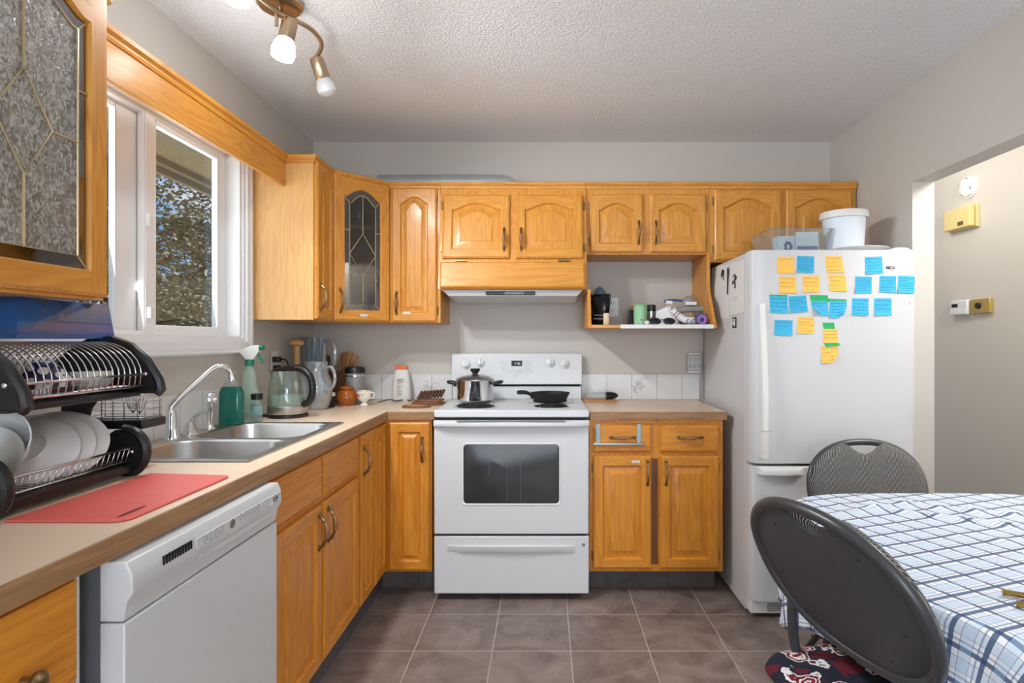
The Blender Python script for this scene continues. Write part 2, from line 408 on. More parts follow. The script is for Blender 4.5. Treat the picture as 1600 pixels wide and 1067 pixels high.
# outside
g=struct('ground',MB().box(-40,XL-.6,-10,45,-.7,-.6),'bounce_ground')
b=MB().box(-2.02,XL-.12,-1,6,2.20,2.215,0); b.box(-2.05,-2.02,-1,6,2.14,2.26,1); b.box(-2.05,XL-.12,-1,6,2.26,2.29,1)
b.box(-2.02,-1.97,-1,6,2.17,2.20,1)
s_=struct('eave_soffit',b,['soffit','fascia'])
def tree(label,x,y,h,rw,leaf,seed,n,low=.12,ls=.085):
    rd=random.Random(seed); root=thing('tree',label,'tree',(x,y,-.6),group=None)
    t=MB().tube([(0,0,0),(.05,.02,h*.3),(-.03,0,h*.6),(0,.03,h*.9)],[.16,.13,.08,.03],8)
    for i in range(14):
        a=rd.uniform(0,6.28); z=h*rd.uniform(.2,.8); L=rw*.8*(1-z/h*.6)
        t.tube([(0,0,z),(L*.5*math.cos(a),L*.5*math.sin(a),z+.25),(L*math.cos(a),L*math.sin(a),z+.35)],[.05,.03,.01],5)
    make('trunk',t,'bark',root)
    f=MB(); vs=[];fs=[]
    cl=[]
    for i in range(int(n/45)):
        z=rd.uniform(low,1); k=math.sqrt(max(.03,1-((z-.4)/.62)**2)) if z>.4 else 1; rad=rw*k*math.sqrt(rd.uniform(.1,1)); a=rd.uniform(0,6.28)
        cl.append((rad*math.cos(a),rad*math.sin(a),z*h,rd.uniform(.10,.26)))
    for (cx_,cy_,cz_,cr) in cl:
        for j in range(45):
            p=Vector((rd.gauss(0,1)*cr*1.1,rd.gauss(0,1)*cr*1.1,rd.gauss(0,.55)*cr)); c=Vector((cx_,cy_,cz_))+p
            u=Vector((rd.uniform(-1,1),rd.uniform(-1,1),rd.uniform(-.6,.6))).normalized(); v=u.orthogonal().normalized(); v=(Matrix.Rotation(rd.uniform(0,6.28),3,u)@v)
            s1=ls*rd.uniform(.5,1.2); o=len(vs); vs+=[c-u*s1,c+v*s1*.45,c+u*s1,c-v*s1*.45]; fs.append((o,o+1,o+2,o+3))
    f.add(vs,fs); make('foliage',f,leaf,root,smooth=180); return root
tree('tall olive brown tree seen through the right window sash',-5.6,7.6,5.4,1.35,'leaf',1,11000,ls=.05)
tree('bushy dark green tree low behind the right window sash',-7.2,12.5,4.4,1.8,'leaf2',2,11000,ls=.07)
tree('green tree beside the left window pane near the cabinet edge',-5.9,6.6,4.6,1.0,'leaf2',5,9000,ls=.05)
tree('distant round tree filling the gap at the right of the window',-7.4,14.3,6.0,1.6,'leaf',9,8000,ls=.08)
b=MB(); rd=random.Random(4); vs=[];fs=[]
for i in range(20000):
    x=rd.uniform(-12,-5.2); y=(-x)*1.45+rd.gauss(1.5,.5); z=-.6+2.7*rd.random()**.7+.2*math.sin(x*5); c=Vector((x,y,z))
    u=Vector((rd.uniform(-1,1),rd.uniform(-1,1),rd.uniform(-.6,.6))).normalized(); v=u.orthogonal().normalized(); s1=.06*rd.uniform(.5,1.2); o=len(vs)
    vs+=[c-u*s1,c+v*s1*.5,c+u*s1,c-v*s1*.5]; fs.append((o,o+1,o+2,o+3))
b.add(vs,fs); h=make('hedge_foliage',b,'leaf',world=True,smooth=180); h['kind']='stuff'; h['label']='low olive green hedge outside below the trees'; h['category']='hedge'

# backsplash tiles
struct('trim_1',MB().box(-1.15,-.545,YB-.009,YB-.0005,CT+.001,CT+.147),'bs',bevel=.001)
struct('trim_2',MB().box(.215,.912,YB-.009,YB-.0005,CT+.001,CT+.147),'bs',bevel=.001)
struct('trim_3',MB().box(XL+.0005,XL+.009,.3,2.49,CT+.001,CT+.147),'bsY',bevel=.001)
def scribble(b,w,h,n,seed,th=.0006,y=-.0004,msh=.0):
    rd=random.Random(seed)
    for i in range(n):
        P=[(rd.uniform(-w,w)*.5,y,rd.uniform(-h,h)*.5)]
        for k in range(7): P.append((P[-1][0]+rd.uniform(-.014,.014),y,P[-1][2]+rd.uniform(-.012,.012)))
        b.tube(P,th,4)
M['motif']=plain('grey brown tile print',(168,150,146),.5)
for k,(px,lab) in enumerate(((995,'right'),(672,'left'))):
    o=bpy.data.objects['trim_2' if k==0 else 'trim_1']
    p=at(px,603,YB-.0095); b=MB(); scribble(b,.07,.06,16,k+3); b.xf(Matrix.Translation(p)); make('flower_motif',b,'motif',o,world=True)

# toe kicks (tiled)
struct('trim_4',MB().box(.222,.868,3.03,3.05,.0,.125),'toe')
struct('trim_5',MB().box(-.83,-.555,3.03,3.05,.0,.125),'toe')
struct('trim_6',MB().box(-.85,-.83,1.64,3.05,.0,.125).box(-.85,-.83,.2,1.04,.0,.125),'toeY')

# ------------------------------------------------------------------ cabinet kit (local: x right, y into, z up; front plane y=0)
def aloop(x0,x1,z0,z1,i,rise,y,n=18):
    a,c=x0+i,x1-i; L=[Vector((a,y,z0+i)),Vector((c,y,z0+i))]
    for k in range(n+1):
        u=1-k/n; t=min(1,max(0,(u-.07)/.86)); s=math.sin(PI*t)**.95 if rise else 0
        L.append(Vector((a+(c-a)*u,y,z1-i+rise*s)))
    return L
def door_mb(w,h,arch=0,th=.019,st=.045,rail=None,glass=False,plainf=False,arx=0):
    """raised panel door; slots: 0 vertical grain, 1 horizontal grain"""
    b=MB(); e=.006; rail=rail or st
    O=[Vector((0,th,0)),Vector((w,th,0)),Vector((w,th,h)),Vector((0,th,h))]
    A=[Vector((p.x,e,p.z)) for p in O]
    B=[Vector((e,.002,e)),Vector((w-e,.002,e)),Vector((w-e,.002,h-e)),Vector((e,.002,h-e))]
    e2=e+.002
    D=[Vector((e2,0,e2)),Vector((w-e2,0,e2)),Vector((w-e2,0,h-e2)),Vector((e2,0,h-e2))]
    if plainf:
        return b.loft([O,A,B,D],1)
    b.loft([O,A,B,D],0,not glass,False)
    top=h-rail-arch if arch else h-rail
    b.add([(e2,0,e2),(st,0,e2),(st,0,h-e2),(e2,0,h-e2)],[(0,1,2,3)],0)
    b.add([(w-st,0,e2),(w-e2,0,e2),(w-e2,0,h-e2),(w-st,0,h-e2)],[(0,1,2,3)],0)
    b.add([(st,0,e2),(w-st,0,e2),(w-st,0,rail),(st,0,rail)],[(0,1,2,3)],1)
    L0=aloop(st,w-st,rail,top,0,arch,0)
    tp=L0[2:]
    for k in range(len(tp)-1):
        p,q=tp[k],tp[k+1]; b.add([p,q,(q.x,0,h-e2),(p.x,0,h-e2)],[(0,1,2,3)],1)
    if glass:
        b.loft([L0,aloop(st,w-st,rail,top,.004,arch,.005),aloop(st,w-st,rail,top,.006,arch,th)],0,False,False)
        return b
    i2=min(.034,(w-2*st)*.14)
    b.loft([L0,aloop(st,w-st,rail,top,.004,arch,.004),aloop(st,w-st,rail,top,.007,arch,.0125),aloop(st,w-st,rail,top,.012,arch,.0125),aloop(st,w-st,rail,top,.012+i2,arch,.0035),aloop(st,w-st,rail,top,.0145+i2,arch,.001)],0,False,True)
    return b
def handle_mb(L=.112):
    b=MB(); n=16; P=[];r=[]
    for i in range(n+1):
        t=i/n; z=(t-.5)*L; y=-.026*math.sin(PI*t)**.6-.002; P.append((0,y,z))
        e=abs(t-.5)*2; r.append(.0066 if e<.42 else (.0046 if e<.7 else (.0072 if e<.85 else .0048)))
    b.tube(P[:1]+P[1:],r,8)
    for s in (-1,1):
        b.sphere((0,-.003,s*L*.5),.0075,10,sc=(1,.5,1.5)); 
    g=MB().tube([P[i] for i in range(5,12)],[.007,.0085,.0090,.0092,.0090,.0085,.007],10)
    b.v+= []; return b,g
H_A,H_G=handle_mb()
def add_handle(d,x,z,horiz=False):
    m=Matrix.Translation((x,0,z))
    if horiz: m=m@Matrix.Rotation(R(90),4,'Y')
    hb=MB(); hb.v=list(H_A.v);hb.f=[list(f) for f in H_A.f];hb.m=list(H_A.m)
    o=make('handle',hb,'brass',d,mat=m,label='antique brass bow handle')
    gb=MB(); gb.v=list(H_G.v);gb.f=[list(f) for f in H_G.f];gb.m=[1]*len(H_G.m)
    hb.v+=gb.v
    return o
# handle with wooden grip in the middle: merge both into one mesh with two materials
_o=len(H_A.v); H_A.v+=H_G.v; H_A.f+=[[i+_o for i in f] for f in H_G.f]; H_A.m+=[1]*len(H_G.f)
def add_handle(d,x,z,horiz=False):
    m=Matrix.Translation((x,0,z))
    if horiz: m=m@Matrix.Rotation(R(90),4,'Y')
    hb=MB(); hb.v=list(H_A.v);hb.f=[list(f) for f in H_A.f];hb.m=list(H_A.m)
    return make('handle',hb,['brass','woodknob'],d,mat=m)
def hinges(root,x,z0,z1,side):
    for z in (z0+.06,z1-.06):
        b=MB().box(-.004,.004,-.002,.004,-.024,.024).tube([(side*-.002,-.003,-.022),(side*-.002,-.003,.022)],.003,6)
        make('hinge',b,'brass',root,mat=Matrix.Translation((x,-.001,z)))
def door(root,x0,x1,z0,z1,arch=0,handle=None,hinge=None,lo=False,glass=None,name='door',mat=None,kind='raised',st=.046,off=0):
    w,h=x1-x0,z1-z0
    m=mat if mat is not None else Matrix.Translation((x0,-.0195+off,z0))
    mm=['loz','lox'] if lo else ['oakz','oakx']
    d=make(name,door_mb(w,h,arch,plainf=(kind=='flat'),glass=bool(glass),st=st),mm,root,mat=m,smooth=30)
    if handle:
        hx,hz,hor=handle; add_handle(d,hx,hz,hor)
    if hinge and mat is None:
        hinges(root,x0-.005 if hinge<0 else x1+.005,z0,z1,hinge)
    return d
def leaded(d,w,h,arch,st=.055,gm='tex2',bm='smoke',dk=1.0):
    top=h-st-arch; i=.032
    L0=aloop(st,w-st,st,top,-.002,arch,.010); L1=aloop(st,w-st,st,top,i,arch,.0085)
    make('glass_border',MB().loft([L0,L1],0,False,False),bm,d,smooth=20)
    b=MB(); b.loft([L1,[p+Vector((0,.003,0)) for p in L1]],0); make('glass_panel',b,gm,d,smooth=20)
    c=MB(); r=.0028
    c.tube([p+Vector((0,-.001,0)) for p in L1],r,6,closed=True)
    x0,x1,z0,z1=st+i,w-st-i,st+i,top-i; xm=w/2; zm=(z0+z1)/2; q=(z1-z0)*.21; ya=.0075
    c.tube([(xm,ya,z0),(xm,ya,zm-q)],r,6).tube([(xm,ya,zm+q),(xm,ya,z1+arch)],r,6)
    c.tube([(xm,ya,zm-q),(xm-(xm-x0)*dk,ya,zm),(xm,ya,zm+q),(xm+(x1-xm)*dk,ya,zm)],r,6,closed=True)
    if dk<1: c.tube([(x0,ya,zm),(xm-(xm-x0)*dk,ya,zm)],r,6).tube([(xm+(x1-xm)*dk,ya,zm),(x1,ya,zm)],r,6); 
    for a,bq in ((L0[0],L1[0]),(L0[1],L1[1]),(L0[2],L1[2]),(L0[-1],L1[-1])): c.tube([a+Vector((0,-.001,0)),bq],r,6)
    for zz in (zm+q*1.1,):
        c.tube([(st,ya,zz),(x0,ya,zz)],r,6).tube([(x1,ya,zz),(w-st,ya,zz)],r,6)
    make('lead_came',c,'lead',d)
def crown(b,x0,x1,m=1,z=0,dx0=0,dx1=0):
    pass
UT,UB=2.105,1.355
def crown_seg(root,P,z0=None):
    """P: list of (x,y) along the front in world; moulding swept outwards"""
    z0=UT-.03 if z0 is None else z0
    prof=[(0,0),(.006,0),(.010,.008),(.010,.014),(.018,.022),(.020,.032),(.014,.036),(-.02,.036),(-.02,0)]
    L=[]
    for i,p in enumerate(P):
        p=Vector(p)
        def nrm(a,b_): t=(Vector(b_)-Vector(a)).normalized(); return Vector((t.y,-t.x))
        if i==0: n=nrm(P[0],P[1])
        elif i==len(P)-1: n=nrm(P[-2],P[-1])
        else:
            n1,n2=nrm(P[i-1],P[i]),nrm(P[i],P[i+1]); n=(n1+n2).normalized(); n=n/max(.3,n.dot(n1))
        L.append([Vector((p.x+n.x*a,p.y+n.y*a,z0+c)) for a,c in prof])
    return MB().loft(L,0)
G_UP='oak wall cabinets along the back and left walls'
YF=3.19   # face frame plane of the back uppers (door fronts 3.17)
XFU=-1.062 # face frame plane of the left uppers
# --- A: near glass-door cabinet (left wall)
def shell(b,w,h,d,t=.016,m=0,shelves=()):
    b.box(0,t,0,d,0,h,m).box(w-t,w,0,d,0,h,m).box(t,w-t,0,d,0,t,m).box(t,w-t,0,d,h-t,h,m).box(t,w-t,d-.006,d,t,h-t,m)
    b.box(0,.03,-.001,.018,0,h,m).box(w-.03,w,-.001,.018,0,h,m).box(.03,w-.03,-.001,.018,0,.03,1).box(.03,w-.03,-.001,.018,h-.03,h,1)
    for z in shelves: b.box(t,w-t,.03,d-.006,z,z+.016,m)
DN=XFU-XL-.001
r=thing('wall_cabinet','oak wall cabinet with leaded textured glass door, near the camera left of the window','cabinet',mat=frame((XFU,.96,UB),(-1,0,0)))
b=MB(); shell(b,.464,.75,DN,shelves=(.25,.49)); make('body',b,['side','oakx'],r,bevel=.001)
d=door(r,.008,.458,.008,.742,arch=.05,glass=True,st=.055); leaded(d,.45,.734,.05,gm='tex',dk=.5)
make('shelf_edge',MB().box(.02,.444,.028,.032,.25,.266),'side',r)
make('crown_moulding',crown_seg(r,[(XFU+.001,.96),(XFU+.001,1.44)]),'oaky',r,world=True)
# things inside: packets
for i,(y,c,nm,lab,z) in enumerate(((1.16,(150,60,70),'food_packet','dark red packet on the middle shelf behind the textured glass',.268),(1.26,(214,178,90),'food_packet','yellow packet on the middle shelf behind the textured glass',.268),(1.34,(110,120,150),'food_packet','blue grey packet on the middle shelf behind the textured glass',.268))):
    m=plain('packet %d'%i,c,.5,var=.15); o=make(nm,MB().box(-1.25,-1.12,y-.035,y+.035,UB+z,UB+z+.15),m,world=True,bevel=.01); tag(o,lab,'food packet','packets in the near glass cabinet')
# --- valance
r=thing('window_valance','long oak valance board with moulding above the kitchen window','valance',(-1.19,2.07,1.968))
make('board',MB().box(-1.205,-1.186,1.425,2.713,1.968,2.095),'oaky',r,world=True,bevel=.002)
make('moulding',MB().loft([[Vector((-1.186+a,y,2.075+c)) for a,c in ((-.02,0),(.004,0),(.008,.008),(.008,.014),(.018,.022),(.020,.034),(-.02,.034))] for y in (1.425,2.713)],0),'oaky',r,world=True)
# --- B: left wall narrow upper
r=thing('wall_cabinet','oak wall cabinet with broad side panel and one narrow arched door right of the window','cabinet',mat=frame((XFU,2.715,UB),(-1,0,0)))
b=MB(); b.box(0,.229,0,DN,0,.75,0).box(0,.229,-.002,.0,0,.75,1); make('body',b,['side','oakz'],r,bevel=.001)
d=door(r,.008,.222,.006,.735,arch=.04,handle=(.03,.1,False),hinge=None,st=.044)
make('crown_moulding',crown_seg(r,[(-1.186,2.7145),(XFU+.001,2.7145),(XFU+.001,2.9435)]),'oaky',r,world=True)
# --- C: diagonal corner
cx0,cy0=XFU,2.945; cx1,cy1=-.835,YF
p0=Vector((cx0,cy0,UB)); p1=Vector((cx1,cy1,UB)); dv=(p1-p0); wd=dv.length; into=Vector((-dv.y,dv.x,0))
mC=frame(p0,into); r=thing('wall_cabinet','diagonal corner oak wall cabinet with leaded glass door','cabinet',mat=mC)
b=MB(); t=.016
def poly(z0,z1): b.prism([(cx0,cy0),(cx1,cy1),(cx1,YB-.001),(XL+.001,YB-.001),(XL+.001,cy0)],z0,z1,'xy')
poly(UB,UB+t); poly(UB+.75-t,UB+.75)
b.box(XL+.001,XL+.008,cy0,YB-.001,UB,UB+.75).box(XL+.008,cx1,YB-.008,YB-.001,UB,UB+.75)
b.box(XL+.008,cx0-.012,cy0+.0005,cy0+.012,UB,UB+.75).box(cx1-.012,cx1-.0005,cy1+.012,YB-.008,UB,UB+.75)
for z in (.24,.49): 
    b.prism([(cx0-.03,cy0+.02),(cx1-.03,cy1+.03),(cx1-.03,YB-.01),(XL+.01,YB-.01),(XL+.01,cy0+.02)],UB+z,UB+z+.016,'xy')
make('body',b,'side',r,world=True)
b=MB(); b.box(0,.02,-.001,.016,0,.75).box(wd-.02,wd,-.001,.016,0,.75).box(.02,wd-.02,-.001,.016,0,.02).box(.02,wd-.02,-.001,.016,.73,.75); make('face_frame',b,'oakz',r)
dw=wd-.018
d=door(r,.009,wd-.009,.006,.735,arch=.045,glass=True,handle=(.028,.1,False),hinge=1,st=.052); leaded(d,dw,.729,.045,st=.052,gm='tex2')
make('crown_moulding',crown_seg(r,[(cx0+.001,cy0),(cx1,cy1-.001)]),'oakz',r,world=True)
gi=[((-1.02,3.16,UB+.258),(200,40,40),'red lidded jar behind the diagonal glass door'),((-1.08,3.22,UB+.258),(220,190,70),'yellow jar behind the diagonal glass door')]
o=make('spice_jar',MB().lathe([(.022,0),(.024,.005),(.024,.07),(.018,.08),(.018,.1),(0,.1)],c=(-.985,3.2,UB+.2562)),plain('red jar',(206,48,44),.3),world=True); tag(o,'small red jar on the middle shelf behind the diagonal glass door','jar')
o=make('spice_jar',MB().lathe([(.026,0),(.03,.01),(.03,.05),(.014,.075),(.012,.09),(0,.09)],c=(-1.06,3.12,UB+.2562)),plain('yellow jar',(222,196,96),.3),world=True); tag(o,'squat yellow jar on the middle shelf behind the diagonal glass door','jar')
o=make('glass_bowl',MB().lathe([(.03,0),(.05,.03),(.055,.08),(.05,.078),(.045,.03),(0,.006)],c=(-1.0,3.2,UB+.5062),n=24),'clear',world=True); tag(o,'clear glass bowl on the top shelf behind the diagonal glass door','bowl')
o=make('drinking_glass',MB().lathe([(.025,0),(.032,.1),(.030,.1),(.022,.006),(0,.006)],c=(-1.13,3.10,UB+.2562),n=24),'clear',world=True); tag(o,'clear drinking glass at the left of the middle shelf behind the diagonal glass door','glass')
# --- D: single upper left of the hood
def upper(label,x0,x1,z0,doors,hm=True,y=YF):
    r=thing('wall_cabinet',label,'cabinet',mat=Matrix.Translation((x0,y,z0)))
    w=x1-x0; h=UT-z0
    b=MB().box(0,w,0,YB-y-.001,0,h,0).box(0,w,-.0015,0,0,h,1); make('body',b,'oakz',r,bevel=.001)
    for (a,c,za,zb,hd,hg,ar) in doors: door(r,a-x0,c-x0,za-z0,zb-z0,arch=ar,handle=hd,hinge=hg)
    make('crown_moulding',crown_seg(r,[(x0,y-.001),(x1,y-.001)]),'oakx',r,world=True)
    return r
X_=lambda px,s=291.8:(px-CX)/s
Z_=lambda py,s=291.8:EH+(CY-py)/s
r=upper('tall oak wall cabinet with single arched door left of the range hood',-.8345,-.560,UB,[(X_(611.5),X_(682),UB+.006,2.078,(.028,.1,False),1,.035)])
# --- E: hood cabinet, sloping front
hx0,hx1=-.559,.222; hz0,hz1=1.527,UT
r=thing('hood_cabinet','oak cabinet with forward sloping double doors and flap above the range','cabinet',(-.168,3.3,hz0))
yT,yBm=3.19,3.09
b=MB().loft([[Vector((x,yBm,hz0)),Vector((x,YB-.001,hz0)),Vector((x,YB-.001,hz1)),Vector((x,yT,hz1))] for x in (hx0+.0005,hx1-.0005)]); make('body',b,'oakz',r,world=True,bevel=.001)
sl=Vector((0,yT-yBm,hz1-hz0)).normalized(); into=Vector((1,0,0)).cross(sl)*-1
def slope_m(x,z):
    y=yBm+(z-hz0)*(yT-yBm)/(hz1-hz0); m=Matrix((Vector((1,0,0)),sl.cross(Vector((1,0,0))),sl)).transposed().to_4x4()
    n=sl.cross(Vector((1,0,0))); m.translation=Vector((x,y,z))-n*.0195; return PM[r].inverted()@m
for (a,c,hd) in ((hx0+.02,-.186,(.325,.1,False)),(-.152,hx1-.02,(.028,.1,False))):
    door(r,a,c,0,.352,arch=.035,handle=hd,mat=slope_m(a,1.69))
for x in (hx0+.013,hx1-.013):
    for z in (1.75,1.98):
        m=slope_m(x,z); make('hinge',MB().box(-.004,.004,.012,.02,-.024,.024),'brass',r,mat=m)
d=door(r,hx0+.012,hx1-.012,0,.138,kind='flat',mat=slope_m(hx0+.012,hz0+.006),name='flap')
for x in (hx0+.12,hx1-.12):
    make('hinge',MB().box(-.03,.03,.010,.02,-.004,.004),'brass',r,mat=slope_m(x,hz0+.151))
make('crown_moulding',crown_seg(r,[(hx0+.0005,yT-.001),(hx1-.0005,yT-.001)]),'oakx',r,world=True)
# hood insert
r=thing('range_hood','white range hood insert under the sloping oak cabinet','range hood',(-.168,3.25,1.49))
b=MB().loft([[Vector(p) for p in ((hx0+.02,3.11,1.526),(hx1-.02,3.11,1.526),(hx1-.02,3.45,1.526),(hx0+.02,3.45,1.526))],[Vector(p) for p in ((hx0+.05,3.13,1.495),(hx1-.05,3.13,1.495),(hx1-.04,3.45,1.475),(hx0+.04,3.45,1.475))]]); make('housing',b,'white',r,world=True,bevel=.003)
make('switch_panel',MB().box(-.31,-.05,3.114,3.13,1.500,1.520),'black',r,world=True,bevel=.002)
make('light_lens',MB().box(-.21,-.11,3.112,3.114,1.503,1.517),'clearp',r,world=True)
# --- F: right of hood
Lx0,Lx1=.223,.886
r=upper('short oak wall cabinet with two arched doors above the open shelf',Lx0,Lx1,1.723,[(X_(922),X_(1005),Z_(394),Z_(303),(.26,.105,False),-1,.035),(X_(1016),X_(1104),Z_(394),Z_(303),(.03,.105,False),1,.035)])
# --- G: above fridge
r=upper('oak wall cabinet with two arched doors above the refrigerator',Lx1+.001,1.676,1.682,[(X_(1117),X_(1222),1.69,Z_(296),None,-1,.045),(X_(1229),X_(1332),1.69,Z_(296),None,1,.045)])
# --- open shelf under F
r=thing('open_shelf','open oak shelf with flared side panels below the short cabinet','shelf',(.55,3.3,1.33))
for x0,x1 in ((Lx0+.0005,Lx0+.017),(Lx1-.017,Lx1)):
    z=1.7225; pts=[(YB-.001,z),(YB-.001,1.325),(3.03,1.325),(3.06,1.36),(3.16,1.52),(3.17,1.56),(3.17,z)]
    if x0<.5: pts=[(YB-.001,1.526),(YB-.001,1.325),(3.04,1.325),(3.075,1.45),(3.09,1.526)]
    make('side_panel',MB().prism(pts,x0,x1,'yz'),'oakz',r,world=True,bevel=.001)
make('shelf_board',MB().box(Lx0+.017,Lx1-.017,3.045,YB-.001,1.325,1.341),'oakx',r,world=True,bevel=.001)
make('shelf_liner',MB().box(.39,Lx1-.018,3.035,3.40,1.3412,1.3425).box(.39,Lx1-.018,3.034,3.0445,1.322,1.3425),'whitep',r,world=True,label='white paper liner folded over the shelf edge')

# duct
b=MB(); P=[(-.95,3.40,2.158),(-.4,3.40,2.16),(-.24,3.40,2.158),(-.20,3.40,2.152),(-.155,3.40,2.128)]
b.tube(P,[.052]*3+[.046,.016],20)
o=make('vent_duct',b,'alu',world=True,smooth=50); tag(o,'galvanised metal vent duct lying on top of the back wall cabinets','duct')

# ------------------------------------------------------------------ base cabinets
XB=-.7915  # face frame plane of left base run (doors front -.772)
YBF=2.912  # face frame plane of the back base run
BT=.872
r=thing('base_cabinet','oak sink base cabinet with two false drawer fronts and two doors','cabinet',mat=frame((XB,1.665,0),(-1,0,0)))
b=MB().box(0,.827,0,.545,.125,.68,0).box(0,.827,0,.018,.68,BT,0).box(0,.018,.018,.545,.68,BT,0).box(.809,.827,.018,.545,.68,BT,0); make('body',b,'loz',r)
D=lambda px:.772*F/(CX-px)
y0=1.665
for a,c in ((1.69,2.058),(2.076,2.468)):
    door(r,a-y0,c-y0,.715,.856,lo=True,kind='flat',name='drawer_front')
door(r,1.69-y0,2.058-y0,.135,.692,lo=True,handle=(.335,.47,False))
door(r,2.076-y0,2.468-y0,.135,.692,lo=True,handle=(.032,.47,False))
r=thing('base_cabinet','narrow oak base cabinet with one slim door and handle near the corner','cabinet',mat=frame((XB,2.4925,0),(-1,0,0)))
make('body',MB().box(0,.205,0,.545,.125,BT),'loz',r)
door(r,.006,.198,.135,.856,lo=True,handle=(.03,.61,False),st=.045)
# corner cabinet (L shaped)
r=thing('corner_base_cabinet','oak corner base cabinet with two doors meeting at the inside corner','cabinet',(-1.05,3.2,0))
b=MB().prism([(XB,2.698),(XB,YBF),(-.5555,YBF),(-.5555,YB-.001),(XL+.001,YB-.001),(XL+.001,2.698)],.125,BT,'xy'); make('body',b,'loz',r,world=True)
m=PM[r].inverted()@frame((XB+.0195,2.712,.135),(-1,0,0))
door(r,0,.196,0,.721,lo=True,mat=m,st=.045,handle=None)
m=PM[r].inverted()@Matrix.Translation((-.763,YBF-.0195,.135)); door(r,0,.2,0,.724,lo=True,mat=m,st=.045,handle=(.165,.595,False))
# right base
bx0,bx1=.2185,.876
r=thing('base_cabinet','oak base cabinet with two drawers and two doors between range and refrigerator','cabinet',(bx0,YBF,0))
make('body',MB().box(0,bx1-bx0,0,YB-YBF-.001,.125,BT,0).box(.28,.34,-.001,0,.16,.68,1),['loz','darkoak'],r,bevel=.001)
q=lambda px:(px-CX)/320.-bx0
z=lambda py:EH+(CY-py)/320.
d=door(r,q(928),q(1018),z(706.5),z(665),lo=True,kind='flat',name='drawer',handle=(.14,.072,True))
d=door(r,q(1032),q(1124),z(706.5),z(665),lo=True,kind='flat',name='drawer',handle=(.145,.072,True))
door(r,q(927),q(1018),z(889),z(713),lo=True,handle=(.265,.47,False),hinge=-1)
door(r,q(1032),q(1124),z(889),z(713),lo=True,handle=(.028,.47,False),hinge=1)
bb=make('bread_board',MB().box(q(960),q(1090),-.012,.0,z(661),z(656)),'loy',r,bevel=.001)
make('knob',MB().lathe([(.003,0),(.004,.006),(.006,.010),(.005,.014),(0,.015)],ax=(0,-1,0),n=12,c=(q(1026),-.012,z(658))),'woodknob',bb)
# labels stuck to the doors
# towel bar
r=thing('towel_bar','steel towel bar hung by pale blue straps over the drawer beside the range','towel bar',(.35,2.87,.75))
for k,px in enumerate((935,999)):
    x=(px-CX)/322; make('strap',MB().box(x-.0085,x+.0085,2.888,2.8915,.757,.853),plain('pale blue strap %d'%k,(150,186,206),.4),r,world=True)
make('bar',MB().box(.236,.486,2.876,2.888,.752,.762).box(.236,.242,2.876,2.8915,.752,.762).box(.48,.486,2.876,2.8915,.752,.762),'steel',r,world=True,bevel=.002)
# small white stickers
def sticker(p,into,label,w=.04,h=.012):
    m=frame(p,into); b=MB().box(-w/2,w/2,-.0008,0,-h/2,h/2,0).box(-w*.38,w*.38,-.0010,-.0008,-.0012,.0012,1)
    b.xf(m); o=make('sticker',b,['whitep','grey'],world=True); tag(o,label,'sticker','small white stickers on cabinet doors')
sticker((X_(994,320+1),YBF-.0205,Z_(722,321)),(0,1,0),'small white sticker on the left door of the right base cabinet')
sticker((X_(635),YF-.0205,Z_(489)),(0,1,0),'small white sticker on the single door left of the range hood')
nrm=Vector((-dv.y,dv.x,0)).normalized(); pc=p0+(p1-p0)*.5-nrm*.0215; sticker((pc.x,pc.y,UB+.035),nrm,'small white sticker on the diagonal glass door')
sticker((XFU+.0205,2.79,UB+.06),(-1,0,0),'small white sticker on the narrow arched door beside the window valance',.025,.012)
# near base drawer unit
r=thing('base_cabinet','oak base cabinet with drawer and brass knob at the near end of the counter','cabinet',mat=frame((XB,.30,0),(-1,0,0)))
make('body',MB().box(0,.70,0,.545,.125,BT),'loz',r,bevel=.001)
for z0_,z1_ in ((.70,.862),(.135,.68)):
    d=door(r,.02,.684,z0_,z1_,lo=True,kind='flat' if z0_>.5 else 'raised',name='drawer' if z0_>.5 else 'door')
    if z0_>.5: make('knob',MB().lathe([(.008,0),(.006,.012),(.016,.02),(.017,.026),(.010,.032),(0,.033)],ax=(0,-1,0),n=18,c=(.555,0,.055)),'brass',d)
# dishwasher side filler
o=make('filler_panel',MB().box(-1.33,-.80,1.002,1.018,.0,BT-.002),'whitep',world=True); tag(o,'white filler panel beside the dishwasher','panel')

# ------------------------------------------------------------------ worktops
XE=-.765
r=thing('worktop','beige laminate L shaped worktop with brown oak edge, holding the sink','worktop',(-1.0,2.0,BT+.001))
b=MB(); z0,z1=BT+.001,CT
hx_0,hx_1,hy_0,hy_1=-1.315,-.862,1.705,2.455
xe=XE-.006
ye=YBF-.022+.006
b.box(XL+.001,xe,.2,hy_0,z0,z1).box(XL+.001,hx_0,hy_0,hy_1,z0,z1).box(hx_1,xe,hy_0,hy_1,z0,z1).box(XL+.001,xe,hy_1,YB-.001,z0,z1).box(xe,-.5415,ye,YB-.001,z0,z1)
make('top',b,'lam',r,world=True)
e=MB(); e.loft([[Vector((xe,y,z0)),Vector((XE,y,z0)),Vector((XE,y,z1-.006)),Vector((XE-.002,y,z1-.001)),Vector((xe,y,z1))] for y in (.2,ye-.0)])
make('edge_band',e,'edgey',r,world=True)
e=MB().box(xe,-.5415,ye-.006,ye,z0,z1-.001); make('edge_band',e,'edgex',r,world=True,bevel=.001)
r=thing('worktop','short beige laminate worktop with brown oak edge between range and refrigerator','worktop',(.55,3.2,BT+.001))
make('top',MB().box(.2205,.886,ye,YB-.001,z0,z1),'lam',r,world=True)
